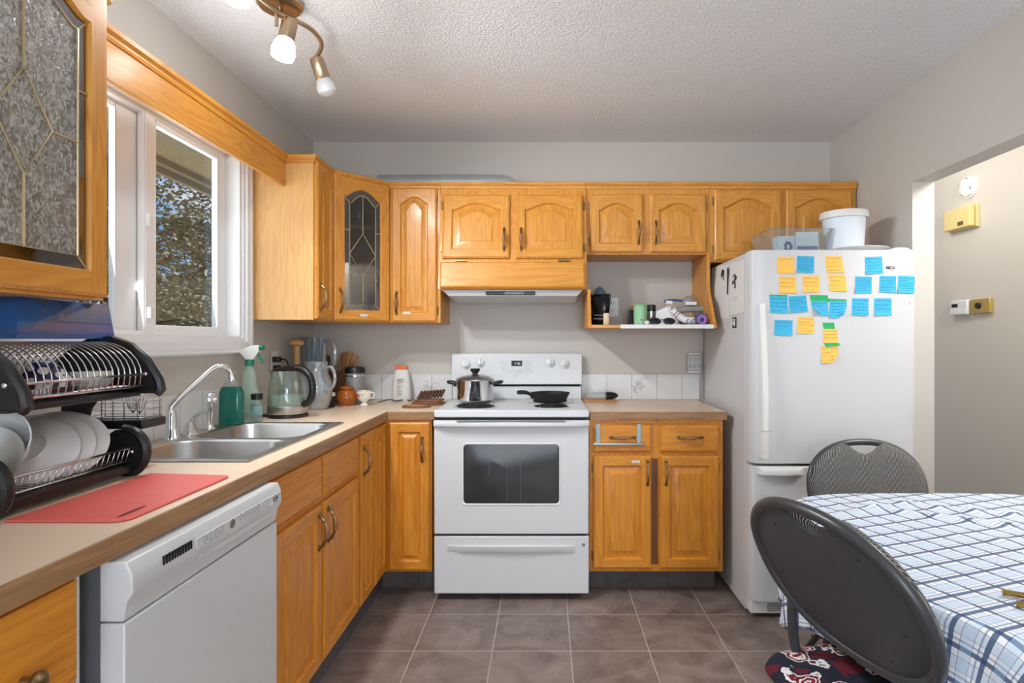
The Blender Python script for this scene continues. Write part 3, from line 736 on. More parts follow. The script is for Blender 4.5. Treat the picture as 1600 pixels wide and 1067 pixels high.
make('edge_band',MB().box(.2205,.892,ye-.006,ye,z0,z1-.001).box(.886,.892,ye,3.4,z0,z1-.001),'edgex',r,world=True,bevel=.001)

# ------------------------------------------------------------------ sink
sx0,sx1,sy0,sy1=-1.333,-.842,1.683,2.478
r=thing('sink','stainless steel double bowl sink set in the left worktop','sink',((sx0+sx1)/2,(sy0+sy1)/2,CT))
b=MB(); zt=CT+.006; xc=-.868; xd=-1.255
def cell(y0,y1,bx0_,bx1_,by0,by1,dep):
    cx_,cy_=(bx0_+bx1_)/2,(by0+by1)/2; hx,hy=(bx1_-bx0_)/2,(by1-by0)/2
    X0,X1=sx0,sx1; L=[]
    rect=rr((X0+X1)/2,(y0+y1)/2,(X1-X0)/2,(y1-y0)/2,.0015,8,zt)
    L=[rect,rr(cx_,cy_,hx,hy,.075,8,zt),rr(cx_,cy_,hx-.006,hy-.006,.072,8,zt-.006),rr(cx_,cy_,hx-.018,hy-.018,.07,8,CT-dep+.03),rr(cx_,cy_,hx-.05,hy-.05,.05,8,CT-dep),rr(cx_,cy_,.04,.04,.03,8,CT-dep-.002)]
    b.loft(L,0,False,True)
ymid=2.055
cell(sy0,ymid,xd,xc,1.712,ymid-.018,.17); cell(ymid,sy1,xd,xc,ymid+.018,2.449,.17)
b.box(sx0,sx1,sy0,sy0+.0015,CT,zt).box(sx0,sx1,sy1-.0015,sy1,CT,zt).box(sx1-.0015,sx1,sy0,sy1,CT,zt)
b.tube([(sx1-.003,sy0+.003,CT+.003),(sx1-.003,sy1-.003,CT+.003)],.004,8).tube([(sx0+.003,sy1-.003,CT+.003),(sx1-.003,sy1-.003,CT+.003)],.004,8).tube([(sx0+.003,sy0+.003,CT+.003),(sx1-.003,sy0+.003,CT+.003)],.004,8)
make('basin',b,'steel',r,world=True,smooth=50)
for y in ((1.712+ymid-.018)/2,(ymid+.018+2.449)/2):
    make('drain',MB().lathe([(.0,0),(.038,0),(.042,.004),(.03,.003),(0,.001)],c=((xd+xc)/2,y,CT-.171)),'chrome',r,world=True)
# faucet
r=thing('faucet','tall chrome kitchen faucet with bent spout standing behind the sink','faucet',(-1.292,2.07,zt))
b=MB().lathe([(.027,0),(.027,.006),(.022,.02),(.018,.045),(.0165,.075),(.014,.10),(.0,.102)],c=(-1.292,2.05,zt),n=24); make('base_column',b,'chrome',r,world=True)
pts=cr([(-1.292,2.05,zt+.09),(-1.296,2.052,1.025),(-1.275,2.068,1.06),(-1.235,2.10,1.108),(-1.195,2.13,1.155),(-1.175,2.145,1.165),(-1.158,2.158,1.160),(-1.148,2.166,1.135),(-1.146,2.168,1.108)],4)
make('spout',MB().tube(pts,[.012]*8+[.0108]*22+[.0125]*3,14),'chrome',r,world=True,smooth=180)
r=thing('faucet_lever','small chrome lever handle on the sink deck right of the faucet','faucet handle',(-1.296,2.165,zt))
make('base',MB().lathe([(.03,0),(.03,.004),(.024,.012),(.018,.03),(.012,.045),(0,.05)],c=(-1.296,2.165,zt),n=20),'chrome',r,world=True)
make('lever',MB().tube([(-1.296,2.165,zt+.03),(-1.285,2.166,zt+.06),(-1.26,2.17,zt+.078),(-1.235,2.175,zt+.085)],[.012,.009,.006,.005],10),'chrome',r,world=True)
r=thing('side_sprayer','chrome side sprayer standing in its holder on the sink deck','sprayer',(-1.296,2.29,zt))
make('holder',MB().lathe([(.026,0),(.026,.004),(.018,.012),(.014,.02),(0,.02)],c=(-1.296,2.29,zt),n=20),'chrome',r,world=True)
make('spray_head',MB().tube([(-1.296,2.29,zt+.018),(-1.296,2.29,zt+.06),(-1.292,2.288,zt+.10),(-1.285,2.284,zt+.12)],[.011,.014,.013,.017],12).lathe([(.017,0),(.02,.006),(.02,.02),(.012,.024),(0,.024)],ax=(.7,-.6,.25),c=(-1.29,2.288,zt+.115),n=16),'chrome',r,world=True)

# ------------------------------------------------------------------ range
sX0,sX1=-.5385,.2165; YS=2.862
xm=(sX0+sX1)/2
r=thing('range','white freestanding electric coil range with window oven door','stove',(xm,3.15,0))
make('cabinet_body',MB().box(sX0+.004,sX1-.004,YS+.045,3.46,.035,.885),'white',r,world=True,bevel=.003)
for x in (sX0+.05,sX1-.06):
    for y in (2.96,3.4): make('foot',MB().lathe([(.018,0),(.018,.008),(.008,.010),(.008,.036),(0,.036)],c=(x,y,0),n=14),'black',r,world=True)
b=MB().box(sX0,sX1,YS+.012,3.45,.886,.922); make('cooktop',b,'white',r,world=True,bevel=.006)
# oven door
b=MB().box(sX0+.003,sX1-.003,YS,YS+.04,.323,.872); dd=make('oven_door',b,'white',r,world=True,bevel=.006)
wx0,wx1,wz0,wz1=xm-.2335,xm+.2335,.470,.760
L=lambda i,y:[Vector((p.x,y,p.y)) for p in rr((wx0+wx1)/2,(wz0+wz1)/2,(wx1-wx0)/2-i,(wz1-wz0)/2-i,.018,6)]
make('window_trim',MB().loft([L(-.006,YS-.0005),L(-.005,YS-.003),L(0,YS-.0035),L(.003,YS-.001)],0,False,False),'whitep',dd,world=True)
wg=make('oven_window',MB().loft([L(.001,YS-.0012),L(.006,YS-.0022)],0,False,True),'ovenglass',dd,world=True)
b=MB(); 
for x,k in ((-.105,1),(-.02,2),(.045,3)): b.tube([(xm+x-.01*(k==1),YS-.0026,wz0+.01+.12*(k==1)),(xm+x,YS-.0026,wz0+.14),(xm+x-.004,YS-.0026,wz1-.02)],.0007,4)
make('drip_mark',b,'grey',wg,world=True)
# door handle: full width ledge
P=[]
for x,pr in ((sX0+.002,.012),(sX0+.06,.030),(xm,.036),(sX1-.06,.030),(sX1-.002,.012)):
    P.append([Vector((x,YS+.002,.842)),Vector((x,YS-pr,.846)),Vector((x,YS-pr-.003,.858)),Vector((x,YS-pr+.004,.874)),Vector((x,YS+.002,.876))])
make('oven_handle',MB().loft(P),'white',dd,world=True,bevel=.003)
make('vent_slot',MB().box(xm-.26,xm+.26,YS-.036,YS-.012,.8735,.8755),'grey',dd,world=True)
b=MB(); b.box(sX0+.003,sX1-.002,YS+.002,YS+.04,.034,.312)
dr=make('storage_drawer',b,'white',r,world=True,bevel=.006)
L2=[]
for x,zz,pr in ((xm-.31,.262,.0),(xm-.24,.256,.012),(xm,.252,.017),(xm+.24,.256,.012),(xm+.31,.262,.0)):
    L2.append([Vector((x,YS+.003,.272)),Vector((x,YS+.001-pr,.268)),Vector((x,YS+.001-pr*.9,zz-.012)),Vector((x,YS+.003,.228))])
make('drawer_grip',MB().loft(L2),'white',dr,world=True,smooth=60)
make('drawer_badge',MB().lathe([(.008,0),(.006,.002),(0,.002)],ax=(0,-1,0),n=14,c=(sX1-.028,YS+.002,.272)),'grey',dr,world=True)
make('gap_shade',MB().box(sX0+.01,sX1-.01,YS+.02,YS+.05,.312,.324),'dark',r,world=True)  # dark strips paint the shade in the gaps below and above the door
make('gap_shade',MB().box(sX0+.01,sX1-.01,YS+.02,YS+.05,.872,.886),'dark',r,world=True)
# backguard
yc=3.415
b=MB().prism([(3.46,.922),(yc+.012,.922),(yc+.012,.996),(3.46,.996)],sX0+.004,sX1-.004,'yz').prism([(3.46,1.008),(yc-.012,1.008),(yc-.012,1.02),(yc+.02,1.182),(yc+.028,1.187),(3.46,1.187)],sX0+.001,sX1-.001,'yz').box(sX0+.02,sX1-.02,yc+.02,3.46,.99,1.02)
bg=make('control_console',b,'white',r,world=True,bevel=.003)
make('console_gap',MB().box(sX0+.012,sX1-.012,yc+.014,yc+.03,.996,1.008),'dark',r,world=True)
yk=lambda z:yc-.012+(z-1.02)*.032/.162
for px,py in ((728,569),(751,566),(859,566),(882,568)):
    z=EH+(CY-py)/269.5; x=(px-CX)/269.5; y=yk(z)
    k=make('knob',MB().lathe([(.027,0),(.027,.003),(.021,.004),(.020,.02),(.017,.024),(0,.024)],ax=(0,-1,.18),c=(x,y,z),n=28),['whitep'],bg,world=True)
    make('knob_grip',MB().box(-.004,.004,-.034,-.022,-.019,.019).xf(Matrix.Translation((x,y,z))@Matrix.Rotation(R(-10),4,'X')),'whitep',k,world=True,bevel=.002)
    make('dial_ring',MB().lathe([(.0285,.0002),(.0285,.001),(.0272,.001),(.0272,.0002)],ax=(0,-1,.18),c=(x,y,z),n=28,c0=False,c1=False),'grey',k,world=True)
m=Matrix.Translation((xm-.0,yk(1.11)-.0008,1.112))@Matrix.Rotation(R(-11),4,'X')
b=MB(); b.box(-.091,.091,-.001,.004,-.041,.037); pn=make('touch_panel',b.xf(m),plain('pale grey membrane',(214,215,217),.4),bg,world=True)
b=MB(); rd=random.Random(2)
for x in (-.078,-.06,.055,.07):
    for z_ in (-.018,.002,.018): b.box(x-.005,x+.005,-.0014,-.001,z_-.001,z_+.001)
for i in range(7): b.box(-.035+i*.012,-.029+i*.012,-.0014,-.001,-.028,-.026)
make('key_marking',b.xf(m),'grey',pn,world=True)
ds=make('clock_display',MB().box(-.031,.031,-.0022,0,.0,.032).xf(m),'black',pn,world=True)
def seg7(b,ch,x,z,w,h,y,t=.0011):
    on_={'1':'bc','3':'abgcd','4':'fgbc','8':'abcdefg','0':'abcdef','2':'abged','6':'afedcg'}[ch]
    Q={'a':(0,h,w,h),'g':(0,h/2,w,h/2),'d':(0,0,w,0),'f':(0,h/2,0,h),'e':(0,0,0,h/2),'b':(w,h/2,w,h),'c':(w,0,w,h/2)}
    for k in on_:
        a,c,d_,e_=Q[k]; b.box(x+min(a,d_)-t/2,x+max(a,d_)+t/2,y-.0004,y,z+min(c,e_)-t/2,z+max(c,e_)+t/2)
b=MB(); seg7(b,'1',-.012,.009,.005,.012,-.0022); seg7(b,'4',.002,.009,.006,.012,-.0022); seg7(b,'6',.012,.009,.006,.012,-.0022); b.box(-.004,-.003,-.0026,-.0022,.012,.013).box(-.004,-.003,-.0026,-.0022,.017,.018)
make('clock_digit',b.xf(m),emit('lcd digit',(210,220,220),.6),ds,world=True)
b=MB(); scribble(b,.03,.003,3,5,.0004); b.xf(Matrix.Translation((xm,yk(1.055)-.001,1.058))); make('logo_script',b,'grey',bg,world=True)
make('indicator_light',MB().sphere((xm-.083*1.2,yk(1.135),1.135),.0025,8),'black',bg,world=True)
def burner(x,y,rad):
    bb=make('drip_pan',MB().lathe([(rad+.018,.0),(rad+.02,.004),(rad+.012,.005),(rad+.004,.0025),(.02,.001),(0,.001)],c=(x,y,.922),n=36),'chrome',r,world=True)
    P=[]; turns=4 if rad>.09 else 3.2; N=int(turns*26)
    for i in range(N+1):
        t=i/N; a=2*PI*turns*t; q=.02+(rad-.02)*t; P.append((x+q*math.cos(a),y+q*math.sin(a),.930))
    make('coil',MB().tube(P,.0042,6),'blackm',bb,world=True)
    b=MB()
    for a in (30,150,270): b.tube([(x,y,.9275),(x+rad*math.cos(R(a)),y+rad*math.sin(R(a)),.9275)],.0015,4)
    make('coil_support',b,'steel',bb,world=True)
burner(-.355,3.02,.095); burner(-.365,3.26,.07); burner(.035,3.02,.07); burner(.025,3.26,.095)

# ------------------------------------------------------------------ dishwasher
dy0,dy1=1.05,1.648
r=thing('dishwasher','white dishwasher with curved control panel under the left worktop','dishwasher',(-1.0,(dy0+dy1)/2,0))
make('tub',MB().box(-1.33,-.79,dy0+.01,dy1-.01,.02,.862),'grey',r,world=True)
b=MB().box(-.79,-.745,dy0,dy1,.11,.757); make('door_panel',b,'white',r,world=True,bevel=.003)
make('kick_plate',MB().box(-.83,-.80,dy0,dy1,.002,.105),'white',r,world=True,bevel=.002)
prof=[(-.79,.760),(-.748,.760),(-.742,.795),(-.731,.812),(-.733,.845),(-.742,.866),(-.79,.867)]
cp=make('control_panel',MB().prism(prof,dy0,dy1,'xz'),'white',r,world=True,bevel=.003)
def cpx(z): return -.731-(z-.812)*.002/.033 if z<.845 else -.733-(z-.845)*.009/.021
# handle recess lip: crescent bulge below the keys
L=[]; ya,yb=1.27,1.638
for i in range(13):
    t=i/12; y=ya+(yb-ya)*t; s=math.sin(PI*t)**.8*.020+.0005
    L.append([Vector((-.739,y,.822)),Vector((-.731-s*.9,y,.818)),Vector((-.733-s,y,.810)),Vector((-.742,y,.786))])
make('handle_lip',MB().loft(L),'white',cp,world=True,smooth=60)
b=MB()
for i in range(11): 
    y=1.135+i*.0088; b.box(-.7345,-.730,y,y+.004,.829,.846)
make('vent_grille',b,'dark',cp,world=True)
kp=make('key_panel',MB().box(-.7335,-.7308,1.245,1.64,.8195,.8435),plain('pale key panel',(216,217,220),.35),cp,world=True,bevel=.001)
b=MB()
for y0_,n_,dz in ((1.275,4,.0),(1.425,5,.004)):
    for i in range(n_):
        y=y0_+i*.021; L0=[(-.7305,y+.006*math.cos(2*PI*k/14),.832+dz+.008*math.sin(2*PI*k/14)) for k in range(14)]; b.tube(L0,.0004,4,closed=True)
        b.box(-.7306,-.7302,y-.004,y+.004,.8215+dz*.3,.8225+dz*.3); b.sphere((-.7305,y,.8425),.0008,6)
for i in range(6): b.box(-.7306,-.7302,1.535+i*.011,1.54+i*.011,.8405,.8415)
make('key_marking',b,'grey',kp,world=True)
make('round_badge',MB().lathe([(.011,0),(.010,.002),(0,.002)],ax=(1,0,0),c=(-.7308,1.385,.832),n=20),plain('taupe badge',(120,108,108),.4),kp,world=True)
lb=make('logo_badge',MB().sphere((-.7308,1.605,.832),.014,20,sc=(.16,1.15,.62)),plain('dark oval badge',(60,62,72),.4),kp,world=True)
b=MB(); scribble(b,.012,.004,4,9,.0005); b.xf(Matrix.Translation((-.7282,1.605,.832))@Matrix.Rotation(R(90),4,'Z')); make('logo_script',b,'whitep',lb,world=True)

# ------------------------------------------------------------------ refrigerator
fx0,fx1,fyd,fyb=.93,1.672,2.66,2.742; FT=1.668
r=thing('refrigerator','white bottom freezer refrigerator covered with sticky notes','refrigerator',(1.3,3.05,0))
make('cabinet_body',MB().box(fx0,fx1,fyb+.004,3.45,.015,FT-.004),'fridge',r,world=True,bevel=.004)
def fdoor(name,z0,z1):
    cx_,hx=(fx0+fx1)/2,(fx1-fx0)/2; pts=[]
    L=[]
    P=[(fx0,fyb),(fx0,fyd+.03),(fx0+.008,fyd+.010),(fx0+.025,fyd+.001),(fx0+.06,fyd-.001),(fx1-.06,fyd-.001),(fx1-.02,fyd+.001),(fx1-.006,fyd+.008),(fx1,fyd+.022),(fx1,fyb)]
    return make(name,MB().prism(P,z0,z1,'xy'),'fridge',r,world=True,bevel=.004,smooth=50)
ud=fdoor('upper_door',.706,FT); ld=fdoor('freezer_door',.085,.694)
# handle: moulded long vertical handle
zs=[1.425,1.40,1.30,1.15,1.05,.95,.85,.735]; P=[]
for z in zs:
    k=(1.425-z)/(1.425-.735); pr=.004+.042*min(1,k*1.6)**.8; P.append([Vector((fx0+.032,fyd,z)),Vector((fx0+.032,fyd-pr,z)),Vector((fx0+.036,fyd-pr-.006,z)),Vector((fx0+.058,fyd-pr-.004,z)),Vector((fx0+.062,fyd-pr+.004,z)),Vector((fx0+.062,fyd,z))])
make('door_handle',MB().loft(P),'whitep',ud,world=True,bevel=.003,smooth=60)
make('handle_seam',MB().box(fx0+.030,fx0+.064,fyd-.054,fyd-.03,.8595,.8605),'grey',ud,world=True)
P=[]
for x,pr in ((.955,.002),(.975,.028),(1.06,.036),(1.14,.030),(1.165,.002)):
    P.append([Vector((x,fyd,.655)),Vector((x,fyd-pr,.66)),Vector((x,fyd-pr-.002,.675)),Vector((x,fyd-pr,.688)),Vector((x,fyd,.690))])
make('freezer_handle',MB().loft(P),'whitep',ld,world=True,bevel=.004,smooth=60)
make('base_grille',MB().box(fx0+.006,fx1-.006,fyd+.03,fyb,.02,.080),'whitep',r,world=True,bevel=.003)
b=MB()
for i in range(4): b.box(fx0+.08,fx1-.1,fyd+.0285,fyd+.031,.032+i*.010,.037+i*.010)
make('grille_slot',b,'grey',r,world=True)
make('top_hinge_cover',MB().lathe([(.05,0),(.048,.008),(.03,.016),(0,.018)],c=(fx1-.05,fyd+.05,FT),n=20,sy=.7),'whitep',r,world=True)
make('middle_hinge',MB().box(fx1-.05,fx1-.004,fyd-.003,fyd+.02,.696,.704),'steel',r,world=True)
m=Matrix.Translation(at(1390,418,fyd-.001))
lg=make('logo_badge',MB().sphere(at(1391,418,fyd-.001),.009,20,sc=(2.4,.3,.8)),plain('oval chrome badge',(52,60,84),.4),ud,world=True)
b=MB(); scribble(b,.02,.004,4,11,.0005); b.xf(Matrix.Translation(at(1391,418,fyd-.0035))); make('logo_script',b,'whitep',lg,world=True)
make('door_screw',MB().sphere(at(1421,474,fyd-.001),.0025,8),'grey',ud,world=True)


# ================================================================== small things
def lobj(name,prof,c,mat,label,cat,n=28,group=None,parts=(),**k):
    o=make(name,MB().lathe(prof,c=(0,0,0),n=n,**k),mat,mat=Matrix.Translation(Vector(c))); tag(o,label,cat,group)
    for nm,pr,m2 in parts: make(nm,MB().lathe(pr,n=n,**k),m2,o)
    return o
# --- sticky notes on the refrigerator
NY=fyd-.0012
M['ny']=plain('yellow note paper',(250,194,92),.8,var=.01); M['nb']=plain('blue note paper',(62,176,218),.8,var=.01); M['ng']=plain('green note paper',(38,170,98),.8,var=.01)
M['inky']=plain('pencil on yellow',(128,86,34),.8); M['inkb']=plain('ink on blue',(16,84,120),.8)
def note(px0,py0,px1,py1,col,label,lines=4,rot=0,skew=0,curl=.012,seed=0,left=0,lift=0,cr_=0):
    p=at((px0+px1)/2,(py0+py1)/2,NY-lift); w=(px1-px0)*NY/F; h=(py1-py0)*NY/F
    n=10; b=MB(); vs=[]
    def pt(u,v,off=0):
        x=(u-.5)*w+skew*(.5-v)*w; z=(v-.5)*h; cz=max(0,.55-v)/.55
        y=-curl*cz*cz*(.35+.65*(u if left==0 else 1-u))
        if cr_: q=max(0,(.6-v)) *max(0,(.5-u) if cr_<0 else (u-.5)); y-=.06*q; x+= (.25*w*q*4*(1 if cr_<0 else -1)); z+=.15*h*q*4
        return Vector((x,y-off,z))
    for j in range(n+1):
        for i in range(n+1): vs.append(pt(i/n,j/n))
    k=len(vs)
    for j in range(n+1):
        for i in range(n+1): vs.append(pt(i/n,j/n,-.0004))
    fs=[]
    g=lambda i,j:j*(n+1)+i
    for j in range(n):
        for i in range(n):
            fs.append((g(i,j),g(i+1,j),g(i+1,j+1),g(i,j+1))); fs.append(tuple(k+a for a in (g(i,j),g(i,j+1),g(i+1,j+1),g(i+1,j))))
    for i in range(n):
        fs.append((g(i,0),k+g(i,0),k+g(i+1,0),g(i+1,0))); fs.append((g(i,n),g(i+1,n),k+g(i+1,n),k+g(i,n)))
        fs.append((g(0,i),g(0,i+1),k+g(0,i+1),k+g(0,i))); fs.append((g(n,i),k+g(n,i),k+g(n,i+1),g(n,i+1)))
    b.add(vs,fs)
    mt=Matrix.Translation(p)@Matrix.Rotation(R(rot),4,'Y')
    o=make('sticky_note',b,{'y':'ny','b':'nb','g':'ng'}[col],mat=mt); tag(o,label,'sticky note','sticky notes on the refrigerator door')
    if lines:
        rd=random.Random(seed+17); ib=MB()
        for i in range(lines):
            v=.86-.72*i/max(3,lines-1+ (1 if lines<4 else 0)); u=.08; end=rd.uniform(.5,.92) if i%2 else .9
            while u<end:
                L=rd.uniform(.08,.2); P=[]; m_=int(4+L*22)
                for q in range(m_+1): P.append(pt(min(.95,u+L*q/m_),v+rd.uniform(-.022,.022),.0006))
                ib.tube(P,.0006,3); u+=L+.045
        make('handwriting',ib,'inky' if col=='y' else 'inkb',o)
    return o
NT_=[(1214,401,1241,427,'y','orange yellow sticky note with one line, top left of the door',1,0,0),
(1245,400,1272,426,'b','blue sticky note right of the top left yellow one',7,2,0),
(1290,400,1317,426,'y','orange yellow note alone in the middle of the top row',4,0,.12),
(1352,401,1379,428,'b','blue note just left of the oval logo',5,-3,0),
(1217,432,1244,458,'y','orange yellow note directly under the top left yellow note',3,1,0),
(1254,431,1281,457,'y','orange yellow note in the second row above the green topped pair',4,1,.03),
(1295,429,1322,455,'y','skewed orange yellow note under the middle top row note',4,2,.12),
(1336,432,1362,458,'b','blue note second row, left of the two touching blue notes',7,1,0),
(1374,431,1400,457,'b','left one of two touching blue notes near the door edge',6,1,0),
(1403,431,1429,458,'b','right one of two touching blue notes at the door edge',6,2,0),
(1203,463,1231,489,'b','blue note with thin green strip on top, far left of third row',4,1,.05),
(1233,462,1261,488,'b','blue note third row, right of the green striped blue note',6,-3,.05),
(1268,470,1294,493,'b','curled blue note with cut corner under a broad green strip',2,0,.05),
(1296,470,1323,497,'b','crumpled blue note with green top edge, curled lower corner',5,0,0),
(1331,466,1357,493,'b','blue note third row left of the mostly blank blue note',5,1,0),
(1366,466,1393,493,'b','mostly blank blue note, last of the third row',3,0,0),
(1210,500,1238,524,'b','blue note with two lines, alone at left of fourth row',2,2,0),
(1246,495,1272,521,'y','orange yellow note beside the blue note in the fourth row',5,1,0),
(1286,514,1309,536,'y','narrow yellow note in the vertical strip under the green tab',3,1,.06),
(1283,541,1310,567,'y','lowest yellow note, curled at its lower corner',4,-1,.03)]
for i,(a,b_,c_,d_,col,lab,ln,rot,sk) in enumerate(NT_):
    note(a,b_,c_,d_,col,lab,ln,rot,sk,seed=i,lift=.0006*(col!='x'),left=i%2,cr_={12:-1,13:1,19:1}.get(i,0),curl=.006)
note(1202,460.5,1230,467,'g','thin green note strip behind the far left blue note',0,1,0,lift=0,curl=0)
note(1266,461,1294,472,'g','broad green note strip above the curled blue note',0,1,.05,lift=0,curl=0)
note(1294,467,1323,472,'g','thin green note strip above the crumpled blue note',0,2,0,lift=0,curl=0)
note(1286,504,1304,515,'g','small green note tab at the top of the vertical strip',0,0,.1,lift=0,curl=.0)
note(1289,534,1311,541,'g','folded green note between the two narrow yellow notes',0,-9,.1,lift=.002,curl=.004)

# --- papers and magnets on the refrigerator side (plane X=fx0)
def sidep(px,py,off=.001):
    Y=(fx0-off)*F/(px-CX); return Vector((fx0-off,Y,EH+(CY-py)*Y/F))
def sheet(pts,mat,name,label,off=.0015,group=None,curl=0):
    vs=[sidep(x,y,off) for x,y in pts]; b=MB(); n=len(vs)
    if curl: vs[curl[0]].x-=curl[1]
    b.loft([vs,[p+Vector((.0007,0,0)) for p in vs]]); o=make(name,b,mat,world=True); return tag(o,label,'paper',group)
sheet([(1113.5,418),(1139,412.5),(1139,497),(1127,498),(1119,493),(1113.5,490)],'whitep','paper_sheet','white paper hanging behind the round magnet on the refrigerator side, lower corner curling out',curl=(5,.03))
o=sheet([(1140,411.5),(1163,405),(1163,488),(1140,493)],'whitep','paper_sheet','white printed sheet under the figure magnet on the refrigerator side',off=.0025)
b=MB()
for z_ in (0,.012): 
    q=sidep(1149,464,.0035); b.box(fx0-.0038,fx0-.0034,q.y-.025,q.y+.03,q.z-z_-.001,q.z-z_+.001)
make('printed_text',b,'grey',o,world=True)
q=sidep(1130,430,.0035); b=MB().lathe([(.026,0),(.026,.004),(0,.005)],c=q,ax=(-1,0,0),n=20,sx=1.15)
o=make('round_magnet',b,'blackm',world=True); tag(o,'round black magnet near the back edge of the refrigerator side','magnet')
b=MB(); 
for i in range(4): b.tube([(fx0-.0092,q.y-.018,q.z-.016+i*.009),(fx0-.0092,q.y+.018,q.z-.010+i*.009)],.0012,4)
make('leaf_pattern',b,'grey',o,world=True)
q0=sidep(1138,421,.004);q1=sidep(1137,460,.004)
b=MB().sphere(q0+Vector((-.002,0,-.012)),.012,12,sc=(.4,.9,2.0)).tube([q0+Vector((-.002,0,-.02)),q1+Vector((-.002,0,0))],[.004,.003],8)
o=make('spoon_magnet',b,'black',world=True); tag(o,'slim black spoon shaped magnet on the refrigerator side','magnet')
q=sidep(1148,440,.004)
b=MB().prism([(q.y+a,q.z+c) for a,c in ((-.03,.02),(-.012,.03),(0,.038),(.012,.028),(.028,.03),(.02,.012),(.03,.0),(.035,-.012),(.02,-.008),(.012,.0),(.004,-.03),(-.012,-.034),(-.012,-.01),(-.004,.004),(-.02,.008))],fx0-.007,fx0-.0035,'yz')
o=make('figure_magnet',b,'black',world=True); tag(o,'black and white angular figure magnet holding the printed sheet','magnet')
make('white_detail',MB().tube([q+Vector((-.0045,-.01,.02)),q+Vector((-.0045,.006,.024)),q+Vector((-.0045,.002,.006))],.003,5).tube([q+Vector((-.0045,-.002,-.028)),q+Vector((-.0045,.0,-.008))],.002,5),'whitep',o,world=True)
q=sidep(1147,504,.004)
b=MB().box(fx0-.005,fx0-.001,q.y-.026,q.y+.026,q.z-.026,q.z+.026); o=make('square_magnet',b,'black',world=True,bevel=.002); tag(o,'small square black and white magnet, lowest on the refrigerator side','magnet')
b=MB().tube([q+Vector((-.0015,-.016,-.018)),q+Vector((-.0015,-.016,.014)),q+Vector((-.0015,.004,.018)),q+Vector((-.0015,.014,-.004))],.003,5).sphere(q+Vector((-.0015,.004,-.006)),.008,8,sc=(.3,1,1)); make('white_detail',b,'whitep',o,world=True)

# --- on top of the refrigerator
T=FT-.0035
o=thing('clear_container','clear plastic open container holding blue and white cards on the refrigerator','container',(1.215,2.93,T))
b=MB(); 
def trap(w0,d0,w1,d1,z0,z1,i=0): return [[Vector((sx*w/2,sy*d/2,z)) for sx,sy in ((-1,-1),(1,-1),(1,1),(-1,1))] for w,d,z in ((w0,d0,z0),(w1,d1,z1))]
b.loft(trap(.24,.22,.30,.26,.001,.125),0,True,False); b.loft(trap(.237,.217,.297,.257,.003,.125),0,False,False); b.tube([Vector(p) for p in trap(.24,.22,.30,.26,0,.125)[1]],.003,6,closed=True)
make('tub',b,'clearp',o,smooth=20)
M['blue']=plain('blue card',(66,118,176),.5,var=.2,vs=40); M['card']=plain('white card',(232,234,238),.6,var=.01)
for i,(x,y,w_,h_,rx,lab,mm) in enumerate(((-.03,-.06,.10,.10,-8,'white card with blue floral print in the clear container','card'),(.055,-.075,.11,.115,-5,'white and blue card at the right of the clear container','card'),(.06,-.05,.11,.06,-5,'blue printed card behind the white one in the clear container','blue'),(-.085,-.05,.04,.095,-10,'narrow white envelope at the left of the clear container','card'))):
    mt=PM[o]@Matrix.Translation((x,y,.006))@Matrix.Rotation(R(rx),4,'X')@Matrix.Rotation(R(i*2-3),4,'Y')
    c_=make('greeting_card',MB().box(-w_/2,w_/2,-.0015,.0015,0,h_),mm,mat=mt); tag(c_,lab,'card','cards in the clear container')
    if i==0:
        b=MB(); 
        for a in range(7): b.sphere((.014*math.cos(a*.9),-.0022,.045+.02*math.sin(a*.9)),.008,8,sc=(1,.15,1.2))
        make('blue_flower_print',b,plain('navy print',(40,66,120),.5),c_)
    if i==1: make('blue_print_band',MB().box(-.05,.05,-.0022,-.0015,.006,.045),'blue',c_)
o=thing('white_plate','white plate with wide rim under the bucket on the refrigerator','plate',(1.502,2.87,T))
make('dish',MB().lathe([(.06,.002),(.07,0),(.09,.005),(.15,.03),(.152,.032),(.15,.034),(.085,.012),(0,.010)],n=40),'whitep',o)
o=thing('plastic_bucket','white plastic bucket with snap lid on plates on the refrigerator','bucket',(1.45,2.87,T+.0135))
make('tub',MB().lathe([(.082,.0),(.086,.01),(.096,.175),(.096,.178),(0,.178)],n=40),plain('white tub',(222,230,240),.4,var=.01),o)
make('lid',MB().lathe([(.098,.166),(.107,.168),(.109,.186),(.106,.2),(.096,.202),(.09,.196),(0,.196)],n=40),'whitep',o)
o=make('plastic_tray',MB().loft(trap(.10,.14,.12,.16,0,.02)).xf(Matrix.Translation((1.02,2.84,T))),'clearp',world=True); tag(o,'low translucent plastic tray at the left front of the refrigerator top','tray')

# --- open shelf contents (shelf top 1.3425)
SZ=1.3427
def sp(px,Y): return (px-CX)*Y/F
# coffee bag
b=MB(); L=[]
rd=random.Random(8)
for z_,w_,d_ in ((0,.042,.033),(.03,.045,.036),(.08,.048,.034),(.12,.050,.027),(.15,.052,.016),(.165,.053,.004)):
    lp=[]
    for i in range(20):
        a=2*PI*i/20; lp.append(Vector((w_*math.copysign(abs(math.cos(a))**.6,math.cos(a))+rd.uniform(-.006,.005),d_*math.copysign(abs(math.sin(a))**.6,math.sin(a))+rd.uniform(-.008,.006),z_+rd.uniform(-.006,.006) if z_ else 0)))
    L.append(lp)
b.loft(L); o=make('coffee_bag',b,plain('black foil',(30,30,32),.18,.5,var=.2),mat=Matrix.Translation((sp(935,3.2)+.012,3.2,SZ))@Matrix.Rotation(R(-8),4,'Z'),smooth=25); tag(o,'crinkled black foil coffee bag at the left end of the open shelf','bag')
make('bag_label',MB().box(-.035,.025,-.0405,-.038,.03,.036).box(-.03,.03,-.0405,-.038,.05,.056),'grey',o)
